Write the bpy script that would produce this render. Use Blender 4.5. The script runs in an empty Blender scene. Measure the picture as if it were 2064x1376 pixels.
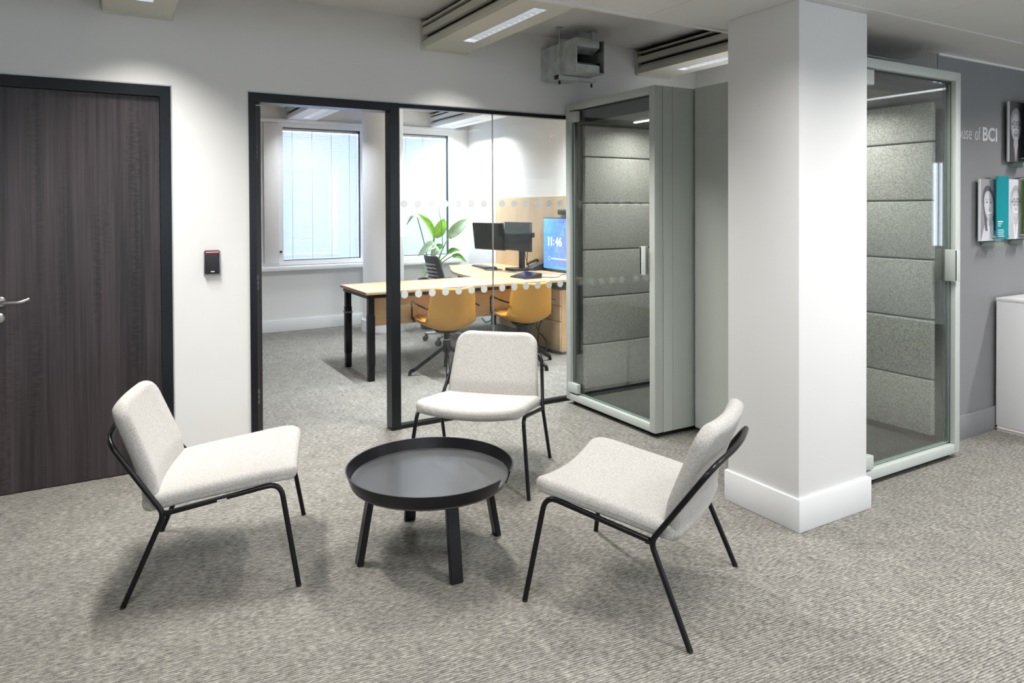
import bpy, bmesh, math, random
from mathutils import Vector, Matrix

random.seed(7)
scene = bpy.context.scene
COL = scene.collection
PI = math.pi

# ------------------------------------------------------------------ camera
F_PX, CY_PX = 1420.64, 436.67
YAW, PITCH, ROLL = math.radians(30.2384), math.radians(0.6961), math.radians(0.2528)
cam_data = bpy.data.cameras.new('camera')
cam = bpy.data.objects.new('camera', cam_data)
COL.objects.link(cam)
fw = Vector((math.sin(YAW) * math.cos(PITCH), math.cos(YAW) * math.cos(PITCH), -math.sin(PITCH)))
rt = Vector((math.cos(YAW), -math.sin(YAW), 0))
dn = fw.cross(rt)
r2 = math.cos(ROLL) * rt + math.sin(ROLL) * dn
d2 = -math.sin(ROLL) * rt + math.cos(ROLL) * dn
M = Matrix((r2, -d2, -fw)).transposed().to_4x4()
M.translation = (0, 0, 1.5)
cam.matrix_world = M
cam_data.sensor_width = 36.0
cam_data.lens = F_PX / 2064 * 36.0
cam_data.shift_x = 0.0
cam_data.shift_y = (CY_PX - 688.0) / 2064
cam_data.clip_start = 0.05
scene.camera = cam

# ------------------------------------------------------------------ world and exposure
world = bpy.data.worlds.new('sky')
scene.world = world
world.use_nodes = True
bg = world.node_tree.nodes['Background']
bg.inputs['Color'].default_value = (0.74, 0.83, 1.0, 1)
bg.inputs['Strength'].default_value = 8.0
scene.view_settings.view_transform = 'Standard'
scene.view_settings.look = 'None'
scene.view_settings.gamma = 1.0
scene.view_settings.exposure = 0.0
scene.view_settings.use_curve_mapping = False
scene.cycles.use_denoising = True
scene.cycles.max_bounces = 8
scene.cycles.diffuse_bounces = 4
scene.cycles.use_adaptive_sampling = True
scene.cycles.adaptive_threshold = 0.08
scene.cycles.adaptive_min_samples = 10
scene.cycles.transparent_max_bounces = 16
scene.cycles.caustics_reflective = False
scene.cycles.caustics_refractive = False
scene.cycles.sample_clamp_indirect = 6.0

P_MAIN = 28.0      # watts of one ceiling louvre in the lounge bay
P_BACK = 62.0      # watts of one louvre in the office behind the glass
P_LOW = 30.0       # watts of one recessed fitting in the lower ceiling
WIN_GLOW = 3.7     # daylight on the blinds of the windows behind the camera

# ------------------------------------------------------------------ materials
MATS = {}


def nodes_of(name):
    m = bpy.data.materials.new(name)
    m.use_nodes = True
    nt = m.node_tree
    return m, nt, nt.nodes['Principled BSDF']


def plain(name, col, rough=0.6, metal=0.0, spec=0.5, noise=0.0, nscale=30.0, bump=0.0, bscale=200.0, coat=0.0):
    m, nt, b = nodes_of(name)
    b.inputs['Base Color'].default_value = (*col, 1)
    b.inputs['Roughness'].default_value = rough
    b.inputs['Metallic'].default_value = metal
    b.inputs['Specular IOR Level'].default_value = spec
    b.inputs['Coat Weight'].default_value = coat
    tc = nt.nodes.new('ShaderNodeTexCoord')
    if noise > 0:
        n = nt.nodes.new('ShaderNodeTexNoise')
        n.inputs['Scale'].default_value = nscale
        n.inputs['Detail'].default_value = 3
        nt.links.new(tc.outputs['Object'], n.inputs['Vector'])
        r = nt.nodes.new('ShaderNodeValToRGB')
        r.color_ramp.elements[0].position = 0.3
        r.color_ramp.elements[1].position = 0.7
        r.color_ramp.elements[0].color = (*[c * (1 - noise) for c in col], 1)
        r.color_ramp.elements[1].color = (*[min(1, c * (1 + noise)) for c in col], 1)
        nt.links.new(n.outputs['Fac'], r.inputs['Fac'])
        nt.links.new(r.outputs['Color'], b.inputs['Base Color'])
    if bump > 0:
        n2 = nt.nodes.new('ShaderNodeTexNoise')
        n2.inputs['Scale'].default_value = bscale
        nt.links.new(tc.outputs['Object'], n2.inputs['Vector'])
        bp = nt.nodes.new('ShaderNodeBump')
        bp.inputs['Strength'].default_value = bump
        bp.inputs['Distance'].default_value = 0.002
        nt.links.new(n2.outputs['Fac'], bp.inputs['Height'])
        nt.links.new(bp.outputs['Normal'], b.inputs['Normal'])
    MATS[name] = m
    return m


def wood(name, dark, light, rough, axis='Z', scale=1.0, streak=60.0, figure=False):
    """long grain along one axis, built from stretched noise"""
    m, nt, b = nodes_of(name)
    tc = nt.nodes.new('ShaderNodeTexCoord')
    mp = nt.nodes.new('ShaderNodeMapping')
    s = [streak, streak, streak]
    s['XYZ'.index(axis)] = 1.2
    mp.inputs['Scale'].default_value = [v * scale for v in s]
    nt.links.new(tc.outputs['Object'], mp.inputs['Vector'])
    n = nt.nodes.new('ShaderNodeTexNoise')
    n.inputs['Scale'].default_value = 1.0
    n.inputs['Detail'].default_value = 5
    n.inputs['Roughness'].default_value = 0.65
    nt.links.new(mp.outputs['Vector'], n.inputs['Vector'])
    mp2 = nt.nodes.new('ShaderNodeMapping')
    s2 = [9.0, 9.0, 9.0]
    s2['XYZ'.index(axis)] = 0.35
    mp2.inputs['Scale'].default_value = [v * scale for v in s2]
    nt.links.new(tc.outputs['Object'], mp2.inputs['Vector'])
    n2 = nt.nodes.new('ShaderNodeTexNoise')
    n2.inputs['Scale'].default_value = 1.0
    n2.inputs['Detail'].default_value = 3
    nt.links.new(mp2.outputs['Vector'], n2.inputs['Vector'])
    mx = nt.nodes.new('ShaderNodeMath')
    mx.operation = 'MULTIPLY_ADD'
    mx.inputs[1].default_value = 0.55
    nt.links.new(n.outputs['Fac'], mx.inputs[0])
    md = nt.nodes.new('ShaderNodeMath')
    md.operation = 'MULTIPLY'
    md.inputs[1].default_value = 0.45
    nt.links.new(n2.outputs['Fac'], md.inputs[0])
    nt.links.new(md.outputs[0], mx.inputs[2])
    r = nt.nodes.new('ShaderNodeValToRGB')
    r.color_ramp.elements[0].position = 0.34
    r.color_ramp.elements[1].position = 0.66
    r.color_ramp.elements[0].color = (*dark, 1)
    r.color_ramp.elements[1].color = (*light, 1)
    nt.links.new(mx.outputs[0], r.inputs['Fac'])
    if figure:
        # short cross ticks gathered in narrow upright bands of the veneer
        mb = nt.nodes.new('ShaderNodeMapping')
        mb.inputs['Scale'].default_value = (11.0, 1.0, 0.9)
        nt.links.new(tc.outputs['Object'], mb.inputs['Vector'])
        nb = nt.nodes.new('ShaderNodeTexNoise')
        nb.inputs['Scale'].default_value = 1.0
        nb.inputs['Detail'].default_value = 1
        nt.links.new(mb.outputs['Vector'], nb.inputs['Vector'])
        rb_ = nt.nodes.new('ShaderNodeMapRange')
        rb_.inputs['From Min'].default_value = 0.54
        rb_.inputs['From Max'].default_value = 0.66
        nt.links.new(nb.outputs['Fac'], rb_.inputs['Value'])
        mt = nt.nodes.new('ShaderNodeMapping')
        mt.inputs['Scale'].default_value = (26.0, 1.0, 75.0)
        nt.links.new(tc.outputs['Object'], mt.inputs['Vector'])
        nk = nt.nodes.new('ShaderNodeTexNoise')
        nk.inputs['Scale'].default_value = 1.0
        nk.inputs['Detail'].default_value = 2
        nt.links.new(mt.outputs['Vector'], nk.inputs['Vector'])
        rk = nt.nodes.new('ShaderNodeMapRange')
        rk.inputs['From Min'].default_value = 0.35
        rk.inputs['From Max'].default_value = 0.65
        rk.inputs['To Min'].default_value = -0.5
        rk.inputs['To Max'].default_value = 0.22
        nt.links.new(nk.outputs['Fac'], rk.inputs['Value'])
        mu = nt.nodes.new('ShaderNodeMath'); mu.operation = 'MULTIPLY'
        nt.links.new(rb_.outputs[0], mu.inputs[0])
        nt.links.new(rk.outputs[0], mu.inputs[1])
        ad = nt.nodes.new('ShaderNodeMath'); ad.operation = 'MULTIPLY_ADD'
        ad.inputs[1].default_value = 0.16
        nt.links.new(mu.outputs[0], ad.inputs[0])
        nt.links.new(mx.outputs[0], ad.inputs[2])
        nt.links.new(ad.outputs[0], r.inputs['Fac'])
    nt.links.new(r.outputs['Color'], b.inputs['Base Color'])
    b.inputs['Roughness'].default_value = rough
    MATS[name] = m
    return m


def woven(name, col, spread, rough=0.9, scale=420.0, bump=0.25, coarse=90.0):
    """melange cloth or felt: fine fibre flecks in a narrow tone range"""
    m, nt, b = nodes_of(name)
    tc = nt.nodes.new('ShaderNodeTexCoord')
    n = nt.nodes.new('ShaderNodeTexNoise')
    n.inputs['Scale'].default_value = scale
    n.inputs['Detail'].default_value = 2
    n.inputs['Roughness'].default_value = 0.7
    nt.links.new(tc.outputs['Object'], n.inputs['Vector'])
    n2 = nt.nodes.new('ShaderNodeTexNoise')
    n2.inputs['Scale'].default_value = coarse
    n2.inputs['Detail'].default_value = 4
    nt.links.new(tc.outputs['Object'], n2.inputs['Vector'])
    mx = nt.nodes.new('ShaderNodeMath')
    mx.operation = 'ADD'
    nt.links.new(n.outputs['Fac'], mx.inputs[0])
    nt.links.new(n2.outputs['Fac'], mx.inputs[1])
    mh = nt.nodes.new('ShaderNodeMath')
    mh.operation = 'MULTIPLY'
    mh.inputs[1].default_value = 0.5
    nt.links.new(mx.outputs[0], mh.inputs[0])
    r = nt.nodes.new('ShaderNodeValToRGB')
    r.color_ramp.elements[0].position = 0.36
    r.color_ramp.elements[1].position = 0.64
    r.color_ramp.elements[0].color = (*[c * (1 - spread) for c in col], 1)
    r.color_ramp.elements[1].color = (*[min(1, c * (1 + spread)) for c in col], 1)
    nt.links.new(mh.outputs[0], r.inputs['Fac'])
    nt.links.new(r.outputs['Color'], b.inputs['Base Color'])
    b.inputs['Roughness'].default_value = rough
    b.inputs['Specular IOR Level'].default_value = 0.2
    b.inputs['Sheen Weight'].default_value = 0.15
    bp = nt.nodes.new('ShaderNodeBump')
    bp.inputs['Strength'].default_value = bump
    bp.inputs['Distance'].default_value = 0.0015
    nt.links.new(n.outputs['Fac'], bp.inputs['Height'])
    nt.links.new(bp.outputs['Normal'], b.inputs['Normal'])
    MATS[name] = m
    return m


def carpet(name):
    m, nt, b = nodes_of(name)
    L = nt.links.new
    tc = nt.nodes.new('ShaderNodeTexCoord')
    rot = nt.nodes.new('ShaderNodeMapping')
    rot.inputs['Rotation'].default_value = (0, 0, math.radians(5.5))
    L(tc.outputs['Object'], rot.inputs['Vector'])
    # broken ribs: noise stretched along the rib
    st = nt.nodes.new('ShaderNodeMapping')
    st.inputs['Scale'].default_value = (36, 100, 1)
    L(rot.outputs['Vector'], st.inputs['Vector'])
    n1 = nt.nodes.new('ShaderNodeTexNoise')
    n1.inputs['Scale'].default_value = 1.0
    n1.inputs['Detail'].default_value = 3.0
    n1.inputs['Roughness'].default_value = 0.6
    L(st.outputs['Vector'], n1.inputs['Vector'])
    # regular rib
    sep = nt.nodes.new('ShaderNodeSeparateXYZ')
    L(rot.outputs['Vector'], sep.inputs['Vector'])
    mul = nt.nodes.new('ShaderNodeMath'); mul.operation = 'MULTIPLY'
    mul.inputs[1].default_value = 2 * PI / 0.0102
    L(sep.outputs['Y'], mul.inputs[0])
    sn = nt.nodes.new('ShaderNodeMath'); sn.operation = 'SINE'
    L(mul.outputs[0], sn.inputs[0])
    # flecks
    n2 = nt.nodes.new('ShaderNodeTexNoise')
    n2.inputs['Scale'].default_value = 230
    n2.inputs['Detail'].default_value = 2
    L(rot.outputs['Vector'], n2.inputs['Vector'])
    # soft large variation of pile lay
    n3 = nt.nodes.new('ShaderNodeTexNoise')
    n3.inputs['Scale'].default_value = 9
    n3.inputs['Detail'].default_value = 4
    L(rot.outputs['Vector'], n3.inputs['Vector'])
    a1 = nt.nodes.new('ShaderNodeMath'); a1.operation = 'MULTIPLY_ADD'
    a1.inputs[1].default_value = 0.56
    L(n1.outputs['Fac'], a1.inputs[0])
    a2 = nt.nodes.new('ShaderNodeMath'); a2.operation = 'MULTIPLY_ADD'
    a2.inputs[1].default_value = 0.28
    L(n2.outputs['Fac'], a2.inputs[0])
    a3 = nt.nodes.new('ShaderNodeMath'); a3.operation = 'MULTIPLY_ADD'
    a3.inputs[1].default_value = 0.075
    a3.inputs[2].default_value = 0.0
    L(sn.outputs[0], a3.inputs[0])
    a4 = nt.nodes.new('ShaderNodeMath'); a4.operation = 'MULTIPLY_ADD'
    a4.inputs[1].default_value = 0.12
    L(n3.outputs['Fac'], a4.inputs[0])
    L(a3.outputs[0], a4.inputs[2])
    L(a4.outputs[0], a2.inputs[2])
    L(a2.outputs[0], a1.inputs[2])
    r = nt.nodes.new('ShaderNodeValToRGB')
    e = r.color_ramp.elements
    e[0].position, e[0].color = 0.34, (0.095, 0.090, 0.081, 1)
    e[1].position, e[1].color = 0.66, (0.48, 0.46, 0.415, 1)
    k = r.color_ramp.elements.new(0.50)
    k.color = (0.243, 0.234, 0.212, 1)
    L(a1.outputs[0], r.inputs['Fac'])
    L(r.outputs['Color'], b.inputs['Base Color'])
    b.inputs['Roughness'].default_value = 0.95
    b.inputs['Specular IOR Level'].default_value = 0.1
    bp = nt.nodes.new('ShaderNodeBump')
    bp.inputs['Strength'].default_value = 0.35
    bp.inputs['Distance'].default_value = 0.003
    L(a1.outputs[0], bp.inputs['Height'])
    L(bp.outputs['Normal'], b.inputs['Normal'])
    MATS[name] = m
    return m


def glass(name, tint, refl=1.0, rough=0.0):
    """clear pane: lets light straight through, mirrors by the Fresnel law"""
    m = bpy.data.materials.new(name)
    m.use_nodes = True
    nt = m.node_tree
    nt.nodes.remove(nt.nodes['Principled BSDF'])
    out = nt.nodes['Material Output']
    tr = nt.nodes.new('ShaderNodeBsdfTransparent')
    tr.inputs['Color'].default_value = (*tint, 1)
    gl = nt.nodes.new('ShaderNodeBsdfGlossy')
    gl.inputs['Roughness'].default_value = rough
    gl.inputs['Color'].default_value = (1, 1, 1, 1)
    lw = nt.nodes.new('ShaderNodeLayerWeight')
    lw.inputs['Blend'].default_value = 0.5
    pw = nt.nodes.new('ShaderNodeMath'); pw.operation = 'POWER'
    pw.inputs[1].default_value = 5.0
    nt.links.new(lw.outputs['Facing'], pw.inputs[0])
    mu = nt.nodes.new('ShaderNodeMath'); mu.operation = 'MULTIPLY_ADD'
    mu.inputs[1].default_value = 0.96 * refl
    mu.inputs[2].default_value = 0.04 * refl
    nt.links.new(pw.outputs[0], mu.inputs[0])
    mx = nt.nodes.new('ShaderNodeMixShader')
    nt.links.new(mu.outputs[0], mx.inputs[0])
    nt.links.new(tr.outputs[0], mx.inputs[1])
    nt.links.new(gl.outputs[0], mx.inputs[2])
    nt.links.new(mx.outputs[0], out.inputs['Surface'])
    MATS[name] = m
    return m


def tinted(name, col, alpha):
    """coloured acrylic: diffuse tint over a see-through body"""
    m = bpy.data.materials.new(name)
    m.use_nodes = True
    nt = m.node_tree
    b = nt.nodes['Principled BSDF']
    b.inputs['Base Color'].default_value = (*col, 1)
    b.inputs['Roughness'].default_value = 0.08
    tr = nt.nodes.new('ShaderNodeBsdfTransparent')
    tr.inputs['Color'].default_value = (*[0.25 + 0.75 * c for c in col], 1)
    mx = nt.nodes.new('ShaderNodeMixShader')
    mx.inputs[0].default_value = alpha
    nt.links.new(tr.outputs[0], mx.inputs[1])
    nt.links.new(b.outputs[0], mx.inputs[2])
    nt.links.new(mx.outputs[0], nt.nodes['Material Output'].inputs['Surface'])
    MATS[name] = m
    return m


def blind_mat(name):
    m = bpy.data.materials.new(name)
    m.use_nodes = True
    nt = m.node_tree
    nt.nodes.remove(nt.nodes['Principled BSDF'])
    d = nt.nodes.new('ShaderNodeBsdfDiffuse')
    d.inputs['Color'].default_value = (0.55, 0.60, 0.66, 1)
    t = nt.nodes.new('ShaderNodeBsdfTranslucent')
    t.inputs['Color'].default_value = (0.76, 0.80, 0.90, 1)
    mx = nt.nodes.new('ShaderNodeMixShader')
    mx.inputs[0].default_value = 0.5
    nt.links.new(d.outputs[0], mx.inputs[1])
    nt.links.new(t.outputs[0], mx.inputs[2])
    nt.links.new(mx.outputs[0], nt.nodes['Material Output'].inputs['Surface'])
    MATS[name] = m
    return m


def glow(name, col, strength):
    m, nt, b = nodes_of(name)
    b.inputs['Base Color'].default_value = (*[min(1, c) for c in col], 1)
    b.inputs['Emission Color'].default_value = (*col, 1)
    b.inputs['Emission Strength'].default_value = strength
    MATS[name] = m
    return m


def painted(name, rough=0.4, emit=0.0):
    """flat print read from the mesh's own colour attribute"""
    m, nt, b = nodes_of(name)
    at = nt.nodes.new('ShaderNodeAttribute')
    at.attribute_name = 'Col'
    nt.links.new(at.outputs['Color'], b.inputs['Base Color'])
    b.inputs['Roughness'].default_value = rough
    if emit > 0:
        nt.links.new(at.outputs['Color'], b.inputs['Emission Color'])
        b.inputs['Emission Strength'].default_value = emit
    MATS[name] = m
    return m


plain('wall_white', (0.83, 0.83, 0.82), 0.85, spec=0.15, bump=0.05, bscale=300)
plain('trim_white', (0.80, 0.81, 0.82), 0.4, spec=0.4)
plain('ceiling_white', (0.72, 0.70, 0.68), 0.9, spec=0.1)
plain('panel_white', (0.74, 0.725, 0.71), 0.45, spec=0.4)
plain('joint_dark', (0.12, 0.12, 0.12), 0.9)
plain('wall_grey', (0.225, 0.225, 0.232), 0.6, spec=0.35)
carpet('carpet')
wood('dark_wood', (0.013, 0.010, 0.011), (0.072, 0.057, 0.061), 0.36, 'Z', 1.0, 70, True)
wood('oak', (0.56, 0.375, 0.20), (0.70, 0.50, 0.29), 0.42, 'Y', 0.6, 50)
wood('oak_x', (0.50, 0.325, 0.165), (0.63, 0.43, 0.24), 0.42, 'X', 0.6, 50)
wood('oak_wall', (0.56, 0.40, 0.235), (0.70, 0.53, 0.335), 0.5, 'Z', 0.7, 40)
plain('frame_black', (0.006, 0.008, 0.011), 0.30, spec=0.4)
plain('metal_black', (0.004, 0.004, 0.005), 0.30, spec=0.35)
plain('table_black', (0.007, 0.007, 0.009), 0.34, spec=0.4)
plain('table_top', (0.034, 0.035, 0.037), 0.30, spec=1.0, coat=0.3)
woven('chair_cloth', (0.45, 0.436, 0.415), 0.28, scale=480, coarse=170)
plain('cloth_seam', (0.34, 0.335, 0.32), 0.9)
woven('felt', (0.45, 0.445, 0.412), 0.5, scale=230, coarse=110, bump=0.15)
woven('booth_carpet', (0.055, 0.055, 0.052), 0.4)
plain('booth_paint', (0.535, 0.575, 0.54), 0.45, spec=0.35)
plain('booth_seam', (0.30, 0.32, 0.29), 0.5)
plain('booth_dark', (0.05, 0.05, 0.053), 0.6)
plain('booth_ceiling', (0.12, 0.12, 0.125), 0.6)
plain('plinth_black', (0.006, 0.006, 0.006), 0.8)
glass('pane_clear', (0.975, 0.985, 0.98), 1.0)
glass('pane_booth', (0.925, 0.955, 0.94), 2.1)
plain('pane_edge', (0.30, 0.42, 0.38), 0.15, spec=0.7)
plain('frost', (0.66, 0.69, 0.69), 0.7)
plain('steel', (0.52, 0.50, 0.47), 0.28, metal=1.0)
plain('chrome', (0.75, 0.75, 0.76), 0.15, metal=1.0)
plain('galvanised', (0.55, 0.59, 0.58), 0.45, metal=0.55, noise=0.16, nscale=14)
plain('duct_dark', (0.01, 0.012, 0.014), 0.7)
plain('beam_cream', (0.70, 0.685, 0.60), 0.55, spec=0.3)
plain('beam_white', (0.78, 0.80, 0.81), 0.55, spec=0.3)
plain('slot_dark', (0.03, 0.028, 0.02), 0.9)
plain('louvre_metal', (0.74, 0.76, 0.80), 0.22, spec=0.8)
glow('lamp_glow', (0.94, 0.97, 1.0), 2.2)
glow('lamp_strip', (1.0, 0.97, 0.9), 9.0)
blind_mat('blind')
glow('daylight_blind', (0.78, 0.89, 1.0), WIN_GLOW)
plain('cord_white', (0.85, 0.88, 0.9), 0.6)
plain('gasket', (0.03, 0.05, 0.06), 0.5)
plain('brass', (0.62, 0.45, 0.12), 0.3, metal=1.0)
plain('leather', (0.56, 0.285, 0.055), 0.42, spec=0.4, bump=0.08, bscale=500)
plain('leather_seam', (0.40, 0.19, 0.03), 0.5)
plain('plastic_black', (0.018, 0.019, 0.022), 0.45)
plain('plastic_grey', (0.16, 0.16, 0.165), 0.45)
plain('mesh_black', (0.022, 0.025, 0.03), 0.7)
plain('screen_off', (0.012, 0.015, 0.018), 0.3, spec=0.3)
plain('silver', (0.55, 0.56, 0.57), 0.35, metal=0.7)
plain('leaf_light', (0.22, 0.52, 0.03), 0.38, noise=0.3, nscale=12)
plain('leaf_mid', (0.08, 0.30, 0.03), 0.38, noise=0.3, nscale=12)
plain('leaf_pale', (0.30, 0.46, 0.30), 0.45, noise=0.25, nscale=12)
plain('leaf_rib', (0.55, 0.75, 0.25), 0.5)
plain('petiole', (0.16, 0.30, 0.10), 0.5)
plain('soil', (0.03, 0.02, 0.015), 0.95)
plain('laminate_white', (0.80, 0.80, 0.81), 0.3, spec=0.5)
plain('laminate_edge', (0.55, 0.42, 0.36), 0.5)
plain('letter', (0.62, 0.62, 0.64), 0.5)
tinted('acrylic_teal', (0.01, 0.42, 0.48), 0.62)
tinted('acrylic_green', (0.20, 0.42, 0.06), 0.62)
tinted('acrylic_navy', (0.01, 0.05, 0.14), 0.75)
tinted('acrylic_clear', (0.42, 0.52, 0.46), 0.45)
plain('board_edge', (0.75, 0.75, 0.78), 0.3)
painted('print')
painted('screen_print', 0.2, 0.9)
glow('screen_white', (0.9, 0.95, 1.0), 1.1)
glow('reader_red', (1.0, 0.18, 0.24), 0.9)
plain('label_white', (0.7, 0.7, 0.72), 0.5)
plain('touch_blue', (0.008, 0.016, 0.06), 0.15, spec=0.7)
plain('cable_blue', (0.03, 0.25, 0.5), 0.5)

for _n in ('screen_print', 'screen_white', 'reader_red', 'lamp_glow', 'lamp_strip'):
    MATS[_n].cycles.emission_sampling = 'NONE'      # seen as bright; their rooms are lit by the lamps themselves

# ------------------------------------------------------------------ mesh helpers


def link(name, me, mat, parent=None, smooth=False):
    o = bpy.data.objects.new(name, me)
    COL.objects.link(o)
    if mat is not None:
        me.materials.append(MATS[mat])
    if parent is not None:
        o.parent = parent
    if smooth:
        for p in me.polygons:
            p.use_smooth = True
    return o


def finish(name, bm, mat, parent=None, smooth=False, sharp=None):
    bmesh.ops.recalc_face_normals(bm, faces=bm.faces[:])
    me = bpy.data.meshes.new(name)
    bm.to_mesh(me)
    bm.free()
    o = link(name, me, mat, parent, smooth)
    if smooth and sharp:
        try:
            me.set_sharp_from_angle(angle=math.radians(sharp))
        except Exception:
            pass
    return o


def add_box(bm, x0, x1, y0, y1, z0, z1, bevel=0.0, seg=2):
    vs = [bm.verts.new(p) for p in ((x0, y0, z0), (x1, y0, z0), (x1, y1, z0), (x0, y1, z0),
                                    (x0, y0, z1), (x1, y0, z1), (x1, y1, z1), (x0, y1, z1))]
    fs = [bm.faces.new([vs[i] for i in f]) for f in
          ((0, 3, 2, 1), (4, 5, 6, 7), (0, 1, 5, 4), (1, 2, 6, 5), (2, 3, 7, 6), (3, 0, 4, 7))]
    if bevel > 0:
        es = list({e for f in fs for e in f.edges})
        bmesh.ops.bevel(bm, geom=es, offset=bevel, segments=seg, affect='EDGES', profile=0.5)
    return fs


def box(name, x0, x1, y0, y1, z0, z1, mat, parent=None, bevel=0.0, seg=2):
    bm = bmesh.new()
    add_box(bm, x0, x1, y0, y1, z0, z1, bevel, seg)
    return finish(name, bm, mat, parent, smooth=bevel > 0, sharp=40)


def boxes(name, lst, mat, parent=None, bevel=0.0):
    bm = bmesh.new()
    for b in lst:
        add_box(bm, *b, bevel=bevel)
    return finish(name, bm, mat, parent, smooth=bevel > 0, sharp=40)


def round_path(pts, radii, n=6):
    """polyline with circular-ish fillets"""
    out = [Vector(pts[0])]
    for i in range(1, len(pts) - 1):
        a, b, c = Vector(pts[i - 1]), Vector(pts[i]), Vector(pts[i + 1])
        r = radii[i] if isinstance(radii, (list, tuple)) else radii
        d1, d2_ = (a - b), (c - b)
        l = min(r, d1.length * 0.49, d2_.length * 0.49)
        if l < 1e-5:
            out.append(b)
            continue
        p, q = b + d1.normalized() * l, b + d2_.normalized() * l
        for k in range(n + 1):
            t = k / n
            out.append((1 - t) ** 2 * p + 2 * t * (1 - t) * b + t * t * q)
    out.append(Vector(pts[-1]))
    return out


def add_tube(bm, pts, r, n=12, cap=True, rscale=None):
    pts = [Vector(p) for p in pts]
    rings = []
    prev = None
    for i, p in enumerate(pts):
        if i == 0:
            t = pts[1] - pts[0]
        elif i == len(pts) - 1:
            t = pts[-1] - pts[-2]
        else:
            t = (pts[i + 1] - pts[i]).normalized() + (pts[i] - pts[i - 1]).normalized()
        t = t.normalized()
        if prev is None:
            up = Vector((0, 0, 1)) if abs(t.z) < 0.9 else Vector((1, 0, 0))
            u = t.cross(up).normalized()
        else:
            u = (prev - t * prev.dot(t)).normalized()
        prev = u
        v = t.cross(u)
        rr = r * (rscale[i] if rscale else 1.0)
        rings.append([bm.verts.new(p + rr * (math.cos(2 * PI * k / n) * u + math.sin(2 * PI * k / n) * v)) for k in range(n)])
    for a, b in zip(rings, rings[1:]):
        for k in range(n):
            bm.faces.new((a[k], a[(k + 1) % n], b[(k + 1) % n], b[k]))
    if cap:
        bm.faces.new(rings[0][::-1])
        bm.faces.new(rings[-1])


def tube(name, pts, r, mat, parent=None, n=12, rscale=None):
    bm = bmesh.new()
    add_tube(bm, pts, r, n, True, rscale)
    return finish(name, bm, mat, parent, smooth=True, sharp=50)


def add_lathe(bm, prof, n=32, c=(0, 0), a0=0.0, a1=2 * PI):
    full = abs(a1 - a0 - 2 * PI) < 1e-6
    m = n if full else n + 1
    rings = []
    for r, z in prof:
        rings.append([bm.verts.new((c[0] + r * math.cos(a0 + (a1 - a0) * k / n), c[1] + r * math.sin(a0 + (a1 - a0) * k / n), z)) for k in range(m)])
    for a, b in zip(rings, rings[1:]):
        for k in range(n):
            bm.faces.new((a[k], a[(k + 1) % m], b[(k + 1) % m], b[k]))
    return rings


def lathe(name, prof, mat, parent=None, n=32, c=(0, 0), caps=True, sharp=35):
    bm = bmesh.new()
    rings = add_lathe(bm, prof, n, c)
    if caps:
        for rg in (rings[0], rings[-1]):
            try:
                bm.faces.new(rg)
            except ValueError:
                pass
    return finish(name, bm, mat, parent, smooth=True, sharp=sharp)


def prism(name, poly, z0, z1, mat, parent=None, bevel=0.0):
    bm = bmesh.new()
    a = [bm.verts.new((x, y, z0)) for x, y in poly]
    b = [bm.verts.new((x, y, z1)) for x, y in poly]
    n = len(poly)
    bm.faces.new(a[::-1])
    bm.faces.new(b)
    for i in range(n):
        bm.faces.new((a[i], a[(i + 1) % n], b[(i + 1) % n], b[i]))
    if bevel > 0:
        bmesh.ops.bevel(bm, geom=bm.edges[:], offset=bevel, segments=1, affect='EDGES')
    return finish(name, bm, mat, parent)


def slab(name, P, U, V, N, mat, parent=None):
    """box from a corner and three edge vectors"""
    P, U, V, N = Vector(P), Vector(U), Vector(V), Vector(N)
    bm = bmesh.new()
    vs = [bm.verts.new(P + a * U + b * V + c * N) for c in (0, 1) for a, b in ((0, 0), (1, 0), (1, 1), (0, 1))]
    for f in ((0, 3, 2, 1), (4, 5, 6, 7), (0, 1, 5, 4), (1, 2, 6, 5), (2, 3, 7, 6), (3, 0, 4, 7)):
        bm.faces.new([vs[i] for i in f])
    return finish(name, bm, mat, parent)


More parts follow.
